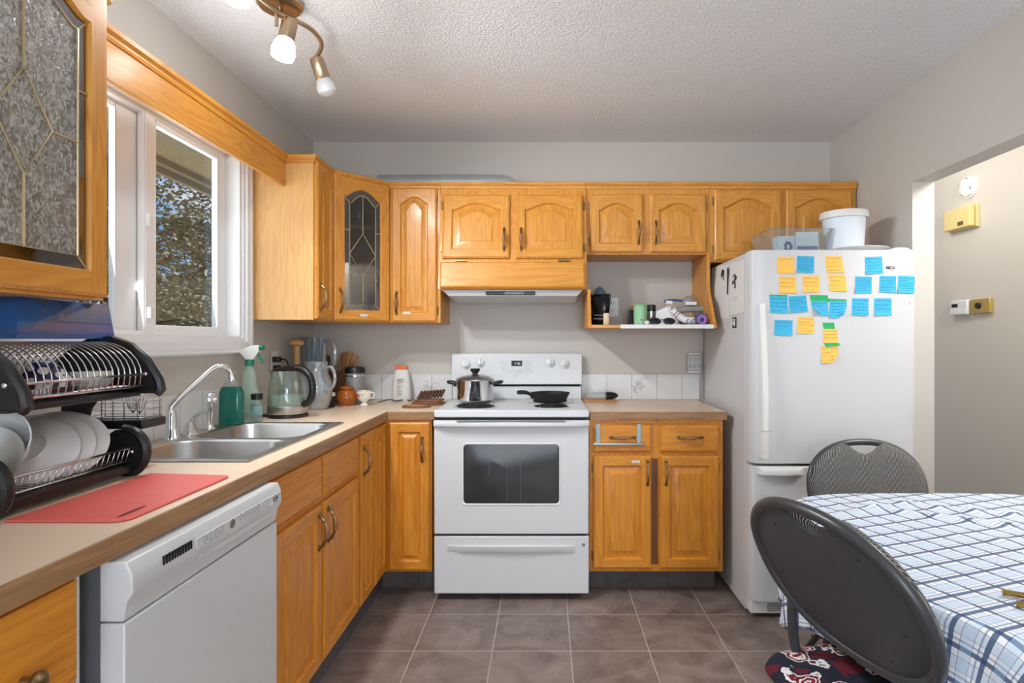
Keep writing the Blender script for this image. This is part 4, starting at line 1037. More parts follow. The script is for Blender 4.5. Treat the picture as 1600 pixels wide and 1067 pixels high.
def crump(c,rx,ry,rz,mat,name,label,cat,seed,amp=.3,zb=None):
    rd=random.Random(seed); b=MB(); n=14; L=[]
    for i in range(n//2+1):
        a=PI*i/(n//2); L.append([Vector((rx*max(math.sin(a),.02)*math.cos(2*PI*j/n)*(1+rd.uniform(-amp,amp)),ry*max(math.sin(a),.02)*math.sin(2*PI*j/n)*(1+rd.uniform(-amp,amp)),-rz*math.cos(a)*(1+rd.uniform(-amp,amp)*.5))) for j in range(n)])
    b.loft(L); mz=min(p.z for p in b.v); b.xf(Matrix.Translation((c[0],c[1],c[2]-mz))); o=make(name,b,mat,world=True,smooth=25); return tag(o,label,cat)
crump((sp(937,3.38),3.38,SZ),.048,.04,.108,clear('blue film',(150,190,225),.12,.1,.25),'plastic_bag','blue tinted clear plastic bag behind the black coffee bag','bag',3,.12)
lobj('candle',[(.016,0),(.017,.002),(.017,.058),(.015,.06),(0,.058)],(sp(947.5,3.09),3.09,SZ),plain('cream wax',(226,204,170),.5),'short cream pillar candle at the shelf front beside the coffee bag','candle')
o=thing('pencil_tin','dark tin with wooden blocks standing left of the green tumbler','tin',(sp(988,3.25),3.25,SZ))
make('tin',MB().box(-.022,.024,-.022,.022,0,.085),'black',o,bevel=.003); make('wooden_block',MB().box(-.016,.012,-.018,.010,.0852,.108),'woodknob',o,bevel=.002)
o=lobj('tumbler',[(.030,0),(.034,.004),(.036,.09),(.036,.092)],(sp(1000.5,3.12),3.12,SZ),plain('mint green enamel',(150,196,152),.35,var=.02),'mint green insulated tumbler on the open shelf','tumbler',parts=(('lid',[(.0365,.0921),(.0365,.104),(.031,.108),(0,.108)],plain('mint lid',(140,186,142),.4)),))
make('logo_mark',MB().sphere((0,-.0352,.025),.004,8,sc=(1,.2,1)),'dark',o)
o=lobj('flask',[(.024,0),(.026,.004),(.026,.075)],(sp(1017,3.2),3.2,SZ),'steel','small steel flask with black top right of the green tumbler','flask',parts=(('lid',[(.027,.0751),(.027,.105),(.022,.11),(0,.11)],'black'),))
o=thing('folded_paper','folded white paper standing like a tent on the open shelf','paper',(sp(1040,3.14),3.14,SZ))
b=MB().prism([(-.055,0),(-.05,.072),(.01,.098),(.05,.0)],-.0,.004).prism([(.012,.098),(.016,.096),(.056,0),(.05,0)],-.035,.0); make('sheet',b,'whitep',o)
o=thing('sunglasses','dark sunglasses lying at the front edge of the open shelf','sunglasses',(sp(1035,3.06),3.072,SZ))
for s in (-1,1):
    make('lens',MB().lathe([(.031,0),(.033,.004),(.025,.008),(0,.009)],ax=(0,-1,.5),c=(s*.037,0,.016),n=20,sy=.62),'black',o,label=None)
make('frame_bridge',MB().tube([(-.012,-.004,.022),(0,-.006,.026),(.012,-.004,.022)],.003,6),'grey',o)
for s in (-1,1): make('temple',MB().tube([(s*.068,0,.018),(s*.06,.05,.006),(s*.03,.06,.004)],.002,6),'grey',o)
# sock
P=[(1050,484),(1061,494),(1072,504),(1084,509)]
P=[Vector((sp(x,3.10),3.10,max(SZ+.022,EH+(CY-y)*3.10/F))) for x,y in P]
o=make('sock',MB().tube(cr([P[0],P[1],P[2]+Vector((0,0,.002)),P[3]]),.020,14,flat=.9),'whitep',world=True,smooth=180); tag(o,'white sock with dark red stripes lying on the open shelf','sock')
cp_=cr([P[0],P[1],P[2]+Vector((0,0,.002)),P[3]]); 
make('red_stripe',MB().tube([cp_[4],cp_[4]+(cp_[5]-cp_[4])*.6],.0206,14,flat=.9),plain('sock stripe',(120,30,40),.8),o,world=True)
make('red_stripe',MB().tube([cp_[6],cp_[6]+(cp_[7]-cp_[6])*.6],.0206,14,flat=.9),'sock stripe' if 0 else bpy.data.materials['sock stripe'],o,world=True)
crump((sp(1076,3.30),3.30,SZ),.055,.05,.022,plain('patterned brown cloth',(120,108,94),.9,var=.3,vs=60),'bundled_cloth','patterned brown grey cloth bundle under the grey roll on the shelf','cloth',5,.15)
b=MB(); pa,pb=Vector((sp(1046,3.3),3.28,SZ+.075)),Vector((sp(1098,3.3),3.25,SZ+.09)); b.tube(cr([pa,(pa+pb)/2+Vector((0,0,.008)),pb]),[.019]*17,12,flat=1.6 if 0 else 1); o=make('rolled_cloth',b,plain('grey felt',(158,152,144),.9,var=.1),world=True,smooth=60); tag(o,'rolled grey cloth lying across the pile at the right of the shelf','cloth')
b=MB().tube(cr([at(1038,471,3.3),at(1046,469,3.3),at(1058,469,3.3),at(1066,470,3.3)]),[.006]*25,8); o=make('brush',b,plain('navy plastic',(44,88,134),.35),world=True); tag(o,'blue plastic brush on top of the pile on the open shelf','brush')
make('bristles',MB().box(sp(1040,3.3),sp(1050,3.3),3.292,3.31,EH+(CY-475)*3.3/F,EH+(CY-470)*3.3/F),'whitep',o,world=True)
o=crump((sp(1080,3.34),3.36,SZ+.11),.045,.03,.028,'clearp','plastic_wrap','crumpled clear plastic wrap on top of the pile beside the side panel','plastic wrap',6,.3)
o=make('small_box',MB().box(sp(1071,3.25),sp(1087,3.25),3.23,3.27,SZ+.111,SZ+.129).xf(Matrix.Identity(4)),'card',world=True,bevel=.001); tag(o,'small white box on the pile at the right of the shelf','box')
o=make('medicine_box',MB().box(sp(1087,3.17),sp(1103,3.17),3.16,3.19,SZ,SZ+.062),'blue',world=True,bevel=.001); tag(o,'small blue box at the right end of the open shelf','box')
o=make('tape_roll',MB().lathe([(.026,0),(.026,.02),(.012,.02),(.012,0)],ax=(0,-1,0),c=(sp(1096,3.11),3.12,SZ+.0262),n=24,c0=False,c1=False).loft([[Vector((sp(1096,3.11)+r_*math.cos(2*PI*i/24),3.12,SZ+.0262+r_*math.sin(2*PI*i/24))) for i in range(24)] for r_ in (.026,.012)],0,False,False),plain('purple film',(160,92,176),.2),world=True); tag(o,'shiny purple tape roll at the right front of the open shelf','tape')
for i,(px,y) in enumerate(((1076,3.08),(1084,3.075))):
    o=make('cable_coil',MB().tube([(sp(px,y)+.012*math.cos(a*.5),y+.004*math.sin(a*.9),SZ+.016+.012*math.sin(a*.5)) for a in range(26)],.0022,5),'grey',world=True); tag(o,('thin grey cable coil beside the sock toe','thin grey cable coil left of the purple tape')[i],'cable')
o=make('tissue_ball',MB().sphere((sp(1011,3.07),3.07,SZ+.011),.011,10,sc=(1.3,1,1)),'whitep',world=True,smooth=20); tag(o,'tiny white tissue ball left of the sunglasses','tissue')

# --- outlets
def outlet(c,into,label,duplex=True):
    m=frame(c,into); o=thing('wall_outlet',label,'outlet',mat=m)
    make('cover_plate',MB().box(-.035,.035,-.006,-.0005,-.057,.057),'whitep',o,bevel=.003)
    for z_ in (.022,-.022):
        rc=make('receptacle',MB().lathe([(.016,0),(.016,.002),(0,.002)],ax=(0,-1,0),c=(0,-.006,z_),n=20),'whitep',o)
        make('slot',MB().box(-.008,-.005,-.0088,-.008,z_-.002,z_+.008).box(.005,.008,-.0088,-.008,z_-.002,z_+.008).box(-.002,.002,-.0088,-.008,z_-.010,z_-.006),'dark',rc)
    return o
outlet((sp(957,YB),YB,Z_(480,265)),(0,1,0),'white duplex outlet on the wall behind the open shelf')
o1=outlet((XL,2.98,1.15),(-1,0,0),'white duplex outlet on the left wall behind the kettle')
outlet((XL,1.53,1.085),(-1,0,0),'white outlet plate on the left wall behind the dish rack')
for z_ in (.022,-.022): pass
x,z_=sp(1083,YB),Z_(567,265)
o=thing('outlet_adapter','grey six socket outlet adapter on the wall beside the refrigerator','outlet adapter',(x,YB-.0005,z_-.055))
make('body',MB().box(-.042,.042,-.035,0,.008,.104),plain('adapter grey',(196,198,200),.4),o,bevel=.008)
make('end_cap',MB().box(-.036,.036,-.03,0,-.002,.0085),'whitep',o,bevel=.003); make('end_cap',MB().box(-.036,.036,-.03,0,.1035,.114),'whitep',o,bevel=.003)
b=MB()
for i in range(3):
    for j in range(2):
        x_=-.026+i*.026; zz=.036+j*.042; b.box(x_-.006,x_-.003,-.0357,-.035,zz,zz+.007).box(x_+.003,x_+.006,-.0357,-.035,zz,zz+.007).sphere((x_,-.035,zz-.006),.0028,6)
make('socket_slots',b,'dark',o)

# --- right worktop items
o=thing('wooden_board','thin oak cutting board lying against the range on the right worktop','cutting board',(.30,3.40,CT))
make('board',MB().box(-.08,.11,-.07,.07,.0005,.010),'oakx',o,bevel=.003)
o=thing('hand_vacuum','clear and black scoop tool lying on the board by the tile wall','scoop',(.33,3.38,CT+.011))
make('clear_scoop',MB().loft([[Vector((x,.035*k*math.cos(2*PI*j/16),.022+.020*k*math.sin(2*PI*j/16))) for j in range(16)] for x,k in ((-.10,.6),(-.05,.9),(.0,1.0),(.02,1.0))]).xf(Matrix.Translation((0,0,.0))),'clearp',o,smooth=60)
make('black_end',MB().loft([[Vector((x,.036*k*math.cos(2*PI*j/16),.0225+.022*k*math.sin(2*PI*j/16))) for j in range(16)] for x,k in ((.02,1.0),(.05,.98),(.075,.7),(.088,.3))]),'black',o,smooth=60)

# --- pot and pan
o=thing('saucepan','steel cooking pot with glass lid and black handles on the rear left burner','pot',(-.378,3.22,.9345))
make('pot_body',MB().lathe([(.088,0),(.097,.006),(.1,.02),(.1,.108),(.103,.112),(.098,.112),(.096,.02),(.09,.005),(0,.005)],n=48),'chrome',o)
ld_=make('lid',MB().lathe([(.102,.1125),(.102,.117),(.08,.130),(.04,.140),(0,.142)],n=48),'steel',o)
make('lid_knob',MB().lathe([(.016,.141),(.014,.15),(.022,.156),(.028,.168),(.024,.174),(0,.175)],n=24),'black',ld_)
for s in (-1,1):
    P=[(s*.098,-.034,.092),(s*.125,-.034,.098),(s*.142,-.022,.101),(s*.145,0,.102),(s*.142,.022,.101),(s*.125,.034,.098),(s*.098,.034,.092)]
    make('side_handle',MB().tube(cr(P,4),.0085,10),'black',o,smooth=180)
o=thing('frying_pan','small black frying pan with black handle on the rear right burner','pan',(.03,3.22,.9345))
make('pan_body',MB().lathe([(.078,0),(.088,.004),(.106,.04),(.108,.043),(.105,.043),(.086,.008),(0,.005)],n=48),'blackm',o)
a=R(203); dx,dy=math.cos(a),math.sin(a)
make('handle_mount',MB().lathe([(.016,0),(.014,.012),(.008,.014),(0,.014)],ax=(dx,dy,.3),c=(dx*.098,dy*.098,.026),n=18),'black',o)
make('pan_handle',MB().tube(cr([(dx*.105,dy*.105,.030),(dx*.125,dy*.125,.042),(dx*.15,dy*.15,.049),(dx*.19,dy*.19,.050)],4),[.008,.008,.008,.009,.009,.010,.010,.0105,.011,.011,.0115,.011,.009],10),'black',o,smooth=180)

# --- left back counter items
o=thing('kettle','glass electric kettle with steel base and black handle on the left worktop','kettle',(-1.172,2.70,CT))
make('power_base',MB().lathe([(.088,.0005),(.088,.012),(.08,.016),(0,.016)],n=40).box(-.13,-.07,-.02,.02,.0005,.012),'black',o,bevel=.001)
make('steel_band',MB().lathe([(.084,.0165),(.086,.02),(.086,.052),(.083,.055),(0,.055)],n=40),'steel',o)
make('glass_body',MB().lathe([(.084,.0552),(.085,.07),(.079,.15),(.066,.205),(.062,.212)],n=40,c0=False,c1=False),clear('kettle glass',(214,228,216),.12,.03,.10),o)
make('water',MB().lathe([(.0,.0556),(.081,.056),(.0815,.07),(.0805,.098),(0,.098)],n=40),clear('milky water',(226,234,232),.06,.1,.5),o)
make('lid',MB().lathe([(.063,.208),(.065,.216),(.05,.224),(.02,.230),(0,.231)],n=32),'black',o)
make('spout',MB().loft([[Vector(p) for p in ((-.048,-.03,.212),(-.080,-.012,.214),(-.080,.004,.214),(-.05,.02,.212))],[Vector(p) for p in ((-.058,-.022,.172),(-.067,-.012,.172),(-.067,.002,.172),(-.06,.012,.172))]]),'chrome',o,smooth=60)
make('handle',MB().tube(cr([(.035,-.01,.222),(.075,-.02,.218),(.115,-.028,.18),(.125,-.03,.12),(.11,-.026,.075),(.078,-.018,.058)],5),[.016]*26,12,flat=1),'black',o,smooth=180)
P=[(XL+.012,2.955,1.165),(XL+.05,2.95,1.167),(XL+.09,2.93,1.15),(XL+.11,2.88,1.05),(XL+.10,2.82,.96),(-1.26,2.74,CT+.006),(-1.245,2.715,CT+.006)]
o=make('power_cord',MB().tube(cr(P,6),.0035,8),'black',world=True,smooth=180); tag(o,'black power cord from the left wall outlet down to the kettle','cord')
make('plug',MB().box(XL+.0085,XL+.045,2.935,2.97,1.152,1.18),'black',o,world=True,bevel=.006)
o=make('plug_adapter',MB().box(XL+.0085,XL+.04,2.945,2.98,1.108,1.136),'black',world=True,bevel=.006); tag(o,'black plug in the lower socket of the left wall outlet','plug')
# dish soap (green, clear pump)
o=thing('soap_bottle','dark green dish soap bottle with clear pump top behind the sink','bottle',(-1.280,2.42,CT+.0065))
make('soap_body',MB().loft([[Vector((x*.048,y*.026,z_)) for x,y in [(math.copysign(abs(math.cos(2*PI*i/24))**.7,math.cos(2*PI*i/24))*k,math.copysign(abs(math.sin(2*PI*i/24))**.7,math.sin(2*PI*i/24))*k) for i in range(24)]] for z_,k in ((0,.95),(.01,1),(.13,.98),(.15,.8),(.152,.7))]),plain('green soap',(14,98,84),.15,var=.02),o)
make('cap',MB().lathe([(.034,.1525),(.026,.17),(.016,.178),(.014,.2),(.022,.202),(.022,.214),(0,.215)],n=20,sy=.7),'clearp',o)
o=thing('small_bottle','small clear bottle with black cap in front of the spray bottle','bottle',(-1.232,2.535,CT))
make('bottle_body',MB().lathe([(.022,.0005),(.024,.006),(.024,.085),(.020,.095)],n=24,c1=False),'clearp',o); make('cap',MB().lathe([(.024,.0955),(.024,.118),(.022,.12),(0,.12)],n=24),'black',o); make('label',MB().lathe([(.0243,.03),(.0243,.07)],n=24,c0=False,c1=False),plain('teal label',(120,160,160),.5),o)
o=thing('spray_bottle','translucent spray bottle with white and green trigger near the kettle','spray bottle',(-1.296,2.60,CT))
q_=lambda k,s=1:[(math.copysign(abs(math.cos(2*PI*i/24))**.8,math.cos(2*PI*i/24))*k,math.copysign(abs(math.sin(2*PI*i/24))**.8,math.sin(2*PI*i/24))*k*.75) for i in range(24)]
make('bottle_body',MB().loft([[Vector((x,y,z_)) for x,y in q_(k)] for z_,k in ((.0005,.040),(.01,.043),(.12,.043),(.145,.032),(.20,.027),(.225,.016),(.24,.014))]),clear('frosted bottle',(214,232,220),.08,.2,.35),o)
make('cleaning_liquid',MB().loft([[Vector((x,y,z_)) for x,y in q_(k)] for z_,k in ((.002,.038),(.01,.0415),(.105,.0415))]),clear('green liquid',(170,226,140),.03,.2,.4),o)
make('collar',MB().lathe([(.019,.238),(.019,.262),(.012,.264),(0,.264)],n=20),plain('green plastic',(12,122,92),.35),o)
make('spray_head',MB().loft([[Vector((x,y,z_)) for y,z_ in ((-.012,a),(.012,a),(.010,c_),(-.010,c_))] for x,a,c_ in ((-.05,.300,.306),(-.03,.285,.306),(-.012,.263,.316),(.02,.263,.326),(.045,.300,.328))]),'whitep',o,bevel=.003)
make('nozzle',MB().tube([(.044,0,.315),(.064,0,.318)],.011,12),bpy.data.materials['green plastic'],o)
make('trigger',MB().tube([(.03,0,.30),(.045,0,.275),(.062,0,.245)],[.008,.006,.004],8),bpy.data.materials['green plastic'],o)
# green leaf
b=MB(); L=[]
for i in range(9):
    t=i/8; c=Vector((-1.23+.06*t,2.66,CT+.10+.20*math.sin(PI*(.15+.6*(1-t))))); wv=.014*math.sin(PI*t)**.6+.002
    L.append([c+Vector((0,-wv,0)),c+Vector((.002,0,.003)),c+Vector((0,wv,0)),c+Vector((-.002,0,-.003))])
# acrylic tray in front of the tile
o=make('clear_tray',MB().box(-1.318,-1.20,2.484,2.5,CT+.0005,CT+.045).box(-1.318,-1.20,2.5,2.51,CT+.0005,CT+.004),'clearp',world=True,bevel=.001); tag(o,'low clear plastic holder behind the green soap bottle','holder')
# pestle
o=thing('wooden_pestle','wooden pestle with round knob standing behind the kettle','pestle',(-1.285,3.07,CT))
make('stick',MB().lathe([(.022,.0005),(.024,.02),(.017,.08),(.014,.30),(.016,.318)],n=20),plain('beech',(206,160,104),.5),o); make('knob',MB().lathe([(.016,.3185),(.034,.325),(.038,.335),(.03,.348),(0,.352)],n=24),bpy.data.materials['beech'],o)
# glass jug and blender pitcher
o=thing('glass_jug','cut glass water jug with handle right of the kettle','jug',(-1.152,2.99,CT))
fl=lambda r_,z_,am=.06:[Vector((r_*(1+am*math.cos(12*2*PI*i/72+z_*22))*math.cos(2*PI*i/72),r_*(1+am*math.cos(12*2*PI*i/72+z_*22))*math.sin(2*PI*i/72),z_)) for i in range(72)]
make('jug_body',MB().loft([fl(r_,z_,am) for r_,z_,am in ((.05,.0005,.0),(.055,.01,.05),(.068,.05,.05),(.074,.09,.05),(.068,.14,.05),(.052,.19,.04),(.050,.215,.0),(.058,.24,0),(.055,.24,0),(.046,.215,0),(.048,.19,0),(.064,.14,0),(.070,.09,0),(.062,.05,0),(.045,.014,0))]),clear('cut crystal',(232,238,244),.25,.03,.14),o,smooth=60)
make('handle',MB().tube(cr([(.046,-.02,.205),(.085,-.03,.215),(.105,-.035,.17),(.095,-.03,.12),(.066,-.022,.10)],5),.008,10),clear('crystal handle',(240,244,246),.35,.05,.15),o,smooth=180)
o=thing('blender_pitcher','tall clear blender pitcher with angular handle behind the glass jug','pitcher',(-1.235,3.17,CT))
make('pitcher_body',MB().lathe([(.066,.0005),(.064,.05),(.060,.15),(.072,.355),(.075,.365),(.072,.365),(.069,.355),(.057,.15),(0,.148)],n=28,c0=False),clear('pitcher glass',(206,220,230),.16,.04,.10),o,smooth=50)
make('handle',MB().tube([(.066,-.01,.34),(.115,-.03,.335),(.125,-.033,.30),(.118,-.03,.22),(.058,-.01,.17)],[.009]*5,8),clear('pitcher handle',(220,228,234),.2,.05,.15),o)
# utensil crock
o=thing('utensil_box','square brown wooden utensil box in the corner behind the jug','utensil holder',(-1.18,3.385,CT))
b=MB().box(-.06,.06,-.055,-.048,.0005,.17).box(-.06,.06,.048,.055,.0005,.17).box(-.06,-.053,-.048,.048,.0005,.17).box(.053,.06,-.048,.048,.0005,.17).box(-.053,.053,-.048,.048,.0005,.006)
make('box',b,plain('brown wood',(128,88,60),.5,var=.08),o)
rd=random.Random(5)
for i in range(7):
    x=-.03+.012*i; tx=.03+.022*i; lab=['wooden spatula leaning leftmost in the brown utensil box','wooden spatula second in the brown utensil box','wooden spoon in the middle of the brown utensil box','long wooden spatula right of the middle in the utensil box','wooden chopping spatula near the right of the utensil box','wooden spoon tilting right in the utensil box','rightmost short wooden spatula in the utensil box'][i]
    p0_=Vector((-1.18+x*.9,3.385+.01*(i%3-1)*2,CT+.012)); p1_=Vector((-1.18+tx*.62,3.40-.006*(i%2),CT+.285-.006*abs(i-2)))
    ax=(p1_-p0_); Lh=ax.length; L=[]
    for k,(t,w_,d_) in enumerate(((0,.005,.004),(.6,.006,.004),(.72,.013,.003),(.97,.015,.0025),(1,.011,.002))):
        c=p0_+ax*t; L.append([c+Vector((w_,0,0)),c+Vector((0,d_,0)),c+Vector((-w_,0,0)),c+Vector((0,-d_,0))])
    u_=make('wooden_spatula',MB().loft(L),plain('utensil wood %d'%i,((176,122,70),(150,98,54),(196,144,90))[i%3],.5),world=True,bevel=.001); tag(u_,lab,'kitchen utensil','utensils in the brown wooden box')
u_=make('black_ladle',MB().tube([(-1.215,3.36,CT+.012),(-1.235,3.35,CT+.20)],[.004,.005],8).sphere((-1.238,3.348,CT+.235),.03,14,sc=(.9,.35,1.3)),'blackm',world=True); tag(u_,'black plastic turner leaning left in the brown utensil box','kitchen utensil','utensils in the brown wooden box')
o=lobj('canister',[(.050,.0005),(.052,.006),(.052,.165),(.05,.168),(0,.168)],(-1.05,3.28,CT),plain('brushed grey canister',(138,136,136),.45,.15,var=.03),'grey metal canister with black lid beside the wooden utensil box','canister',parts=(('lid',[(.054,.1685),(.055,.19),(.048,.200),(.02,.204),(0,.204)],'black'),('clasp_ring',[(.0535,.150),(.0535,.156)],'chrome')))
o=lobj('sugar_pot',[(.035,.0005),(.05,.02),(.055,.045),(.048,.072),(.036,.085),(.040,.09)],(-1.06,3.17,CT),plain('brown glaze',(176,96,36),.12,var=.15,vs=25),'glossy brown ceramic sugar pot with lid beside the teacup','pot',parts=(('lid',[(.042,.0905),(.038,.098),(.02,.105),(.006,.108),(.010,.118),(0,.122)],bpy.data.materials['brown glaze']),))
for s in (-1,1): make('ear_handle',MB().tube(cr([(s*.05,-.006,.06),(s*.064,-.01,.056),(s*.062,-.008,.038),(s*.05,-.006,.036)],4),.005,8),bpy.data.materials['brown glaze'],o,smooth=180)
o=lobj('spice_jar',[(.033,.0005),(.036,.006),(.036,.052),(.033,.056)],(-1.135,3.10,CT),'blackm','dark jar with white lid between the glass jug and sugar pot','jar',parts=(('lid',[(.037,.0565),(.037,.072),(.033,.075),(0,.075)],'whitep'),))
o=thing('teacup','footed white teacup with rose print in front of the canister','teacup',(-.965,3.165,CT))
make('cup',MB().lathe([(.022,.0005),(.024,.003),(.012,.012),(.014,.02),(.030,.032),(.038,.055),(.042,.078),(.040,.078),(.035,.055),(.026,.036),(0,.026)],n=32),plain('bone china',(238,234,224),.15,var=.01),o)
make('gold_rim',MB().tube([(.041*math.cos(2*PI*i/32),.041*math.sin(2*PI*i/32),.0785) for i in range(32)],.0012,5,closed=True),'brassb',o)
make('handle',MB().tube(cr([(.038,-.008,.07),(.055,-.014,.068),(.053,-.012,.045),(.032,-.008,.038)],4),.003,8),bpy.data.materials['bone china'],o,smooth=180)
b=MB()
for x_,z__,s in ((-.024,.062,1.2),(-.016,.056,.8),(-.028,.052,.8)): b.sphere((x_,-math.sqrt(max(0,.0395**2-x_*x_))-.0,z__),.007*s,8,sc=(1,.3,1))
make('rose_print',b,plain('rose print',(196,60,96),.4),o)
b=MB()
for x_,z__ in ((-.006,.064),(.004,.058),(-.034,.060),(.014,.066)): b.sphere((x_,-math.sqrt(max(0,.0392**2-x_*x_)),z__),.004,8,sc=(1.3,.3,.7))
make('leaf_print',b,plain('leaf print',(120,140,80),.4),o)
o=make('black_cable',MB().tube(cr([(-.93,3.30,CT+.004),(-.88,3.36,CT+.012),(-.84,3.35,CT+.005),(-.80,3.38,CT+.010),(-.76,3.37,CT+.004)],6),.003,8),'black',world=True,smooth=180); tag(o,'short black cable lying in front of the white tiles left of the food bag','cable')
# food bag with orange clip
o=thing('food_bag','white printed food bag with orange top against the tiles','bag',(-.822,3.405,CT))
L=[]
for z_,w_,d_ in ((.0005,.052,.030),(.02,.056,.034),(.1,.052,.03),(.15,.045,.022),(.18,.037,.010)):
    L.append([Vector((w_*math.copysign(abs(math.cos(2*PI*i/20))**.6,math.cos(2*PI*i/20)),d_*math.copysign(abs(math.sin(2*PI*i/20))**.6,math.sin(2*PI*i/20)),z_)) for i in range(20)])
make('pouch',MB().loft(L),plain('printed pouch',(214,212,208),.5,var=.03),o,smooth=50)
make('orange_top',MB().box(-.034,.034,-.009,.009,.180,.204),plain('orange seal',(226,112,56),.5),o,bevel=.002)
b=MB(); rd=random.Random(3)
for i in range(13): 
    zz=.03+i*.008; k=.0345-.0045*(zz/.1)*.8; b.box(-.02,rd.uniform(.0,.02),-k-.0006,-k+.0025,zz,zz+.0022)
make('printed_text',b,plain('brown print',(150,120,110),.6),o)
# trivets
wd_=plain('dark walnut',(136,90,56),.45,var=.12)
def board(c,pts,h,label,name='wooden_trivet',rz=0,tl=0):
    m=Matrix.Translation(c)@Matrix.Rotation(R(rz),4,'Z')@Matrix.Rotation(R(tl),4,'X')
    o=make(name,MB().prism(pts,0,h,'xy'),wd_,mat=m,bevel=.002); return tag(o,label,'trivet','wooden trivets left of the range')
c0_=Vector((-.635,3.18,CT+.0005))
ov=lambda a,b_,n=24,e=.8:[(a*math.copysign(abs(math.cos(2*PI*i/n))**e,math.cos(2*PI*i/n)),b_*math.copysign(abs(math.sin(2*PI*i/n))**e,math.sin(2*PI*i/n))) for i in range(n)]
o=board(Vector((-.665,3.08,CT+.0005)),ov(.075,.05),.010,'flat oval walnut trivet lying in front of the stack')
make('inlay',MB().prism(ov(.045,.028),.0101,.0106,'xy'),'oakx',o)
board(Vector((-.63,3.22,CT+.0005)),ov(.088,.085,24,.6),.010,'square walnut trivet at the bottom of the stack beside the range')
board(Vector((-.635,3.215,CT+.0108)),ov(.08,.07,24,.6),.009,'walnut trivet in the middle of the stack',rz=8)
board(Vector((-.625,3.225,CT+.0201)),ov(.075,.065,24,.6),.008,'walnut trivet at the top of the stack under the bead trivet',rz=-6)
o=thing('bead_trivet','trivet of dark brown round wooden beads leaning on the stack','trivet',Vector((-.62,3.235,CT+.0285)))
bm_=plain('dark bead',(92,56,38),.25,var=.1); b=MB()
for i in range(8):
    for j in range(6):
        b.sphere((-.062+i*.0175,-.035+j*.017,.009+.0045*j+.0014*i),.0088,8)
mm_=make('beads',b,bm_,o,smooth=180)

# --- cutting board, red
pts=[]
for (x,y),a0,rc in (((-1.03,1.125),180,.006),((-.797,1.125),270,.03),((-.797,1.507),0,.02),((-1.022,1.53),90,.006)):
    sx_=1 if x<-.9 else -1; sy_=1 if y<1.3 else -1
    for k in range(6):
        a=R(a0+90*k/5); pts.append((x+sx_*rc+rc*math.cos(a),y+sy_*rc+rc*math.sin(a)))
o=make('cutting_board',MB().prism(pts,CT+.0006,CT+.005,'xy'),'red',world=True,bevel=.0015); tag(o,'thin red flexible cutting board in front of the dish rack','cutting board')
sl_=[]
for k in range(24):
    a=2*PI*k/24; sl_.append((-.826+.006*math.cos(a)+0*a,1.185+.042*math.copysign(abs(math.sin(a))**.8,math.sin(a))))
M['slot']=plain('dark red slot',(120,30,28),.8)
make('grip_slot',MB().prism(sl_,CT+.0051,CT+.0053,'xy'),'slot',o,world=True)

# --- items on the hall wall
def hall(px,py): Y=XH*F/(px-CX); return Vector((XH-.0005,Y,EH+(CY-py)*Y/F))
c=hall(1516,292); o=thing('smoke_detector','round white smoke detector high on the hallway wall','smoke detector',c)
make('base',MB().lathe([(.064,0),(.064,.012),(0,.012)],ax=(-1,0,0),n=36),'whitep',o); dm=make('dome',MB().lathe([(.058,.0125),(.056,.026),(.045,.034),(0,.036)],ax=(-1,0,0),n=36),'whitep',o)
b=MB()
for a in (20,110,200,300): b.tube([(-.031,.047*math.cos(R(a-12)),.047*math.sin(R(a-12))),(-.031,.047*math.cos(R(a+12)),.047*math.sin(R(a+12)))],.004,6)
make('vent_slots',b,'grey',dm)
c=(hall(1488,342)+hall(1531,340))/2; y0_,y1_=hall(1531,340).y,hall(1488,340).y
o=thing('door_chime','cream yellow door chime box on the hallway wall below the smoke detector','door chime',(XH-.0005,(y0_+y1_)/2,hall(1510,342).z-.06))
make('backing',MB().box(-.02,0,-(y1_-y0_)/2,(y1_-y0_)/2,0,.125),plain('cream yellow',(228,208,140),.5),o,bevel=.002); cv=make('cover',MB().box(-.052,-.0205,-(y1_-y0_)/2+.006,(y1_-y0_)/2-.002,.004,.121),bpy.data.materials['cream yellow'],o,bevel=.006)
make('name_plate',MB().box(-.0535,-.052,-.055,-.01,.018,.04),'brassb',cv)
y0_,y1_=hall(1519,480).y,hall(1492,480).y
o=thing('thermostat','white digital thermostat on the hallway wall','thermostat',(XH-.0005,(y0_+y1_)/2,hall(1506,480).z-.045))
w_=(y1_-y0_)/2; fc=make('case',MB().box(-.03,0,-w_,w_,0,.085),'whitep',o,bevel=.008); make('display',MB().box(-.031,-.03,w_*.05,w_*.75,.045,.065),'dark',fc); make('lower_flap',MB().box(-.034,-.0302,-w_*.9,w_*.9,.004,.030),'whitep',fc,bevel=.003)
y0_,y1_=hall(1552,477).y,hall(1521,479).y; w_=(y1_-y0_)/2
o=thing('dial_thermostat','brass coloured dial thermostat plate right of the white thermostat','thermostat',(XH-.0005,(y0_+y1_)/2,hall(1536,478).z-.04))
make('plate',MB().box(-.02,0,-w_,w_,0,.078),plain('tan gold plate',(190,158,84),.35,.3),o,bevel=.003); make('dial',MB().lathe([(.017,0),(.015,.012),(0,.014)],ax=(-1,0,0),c=(-.02,.005,.042),n=24),'blackm',o)

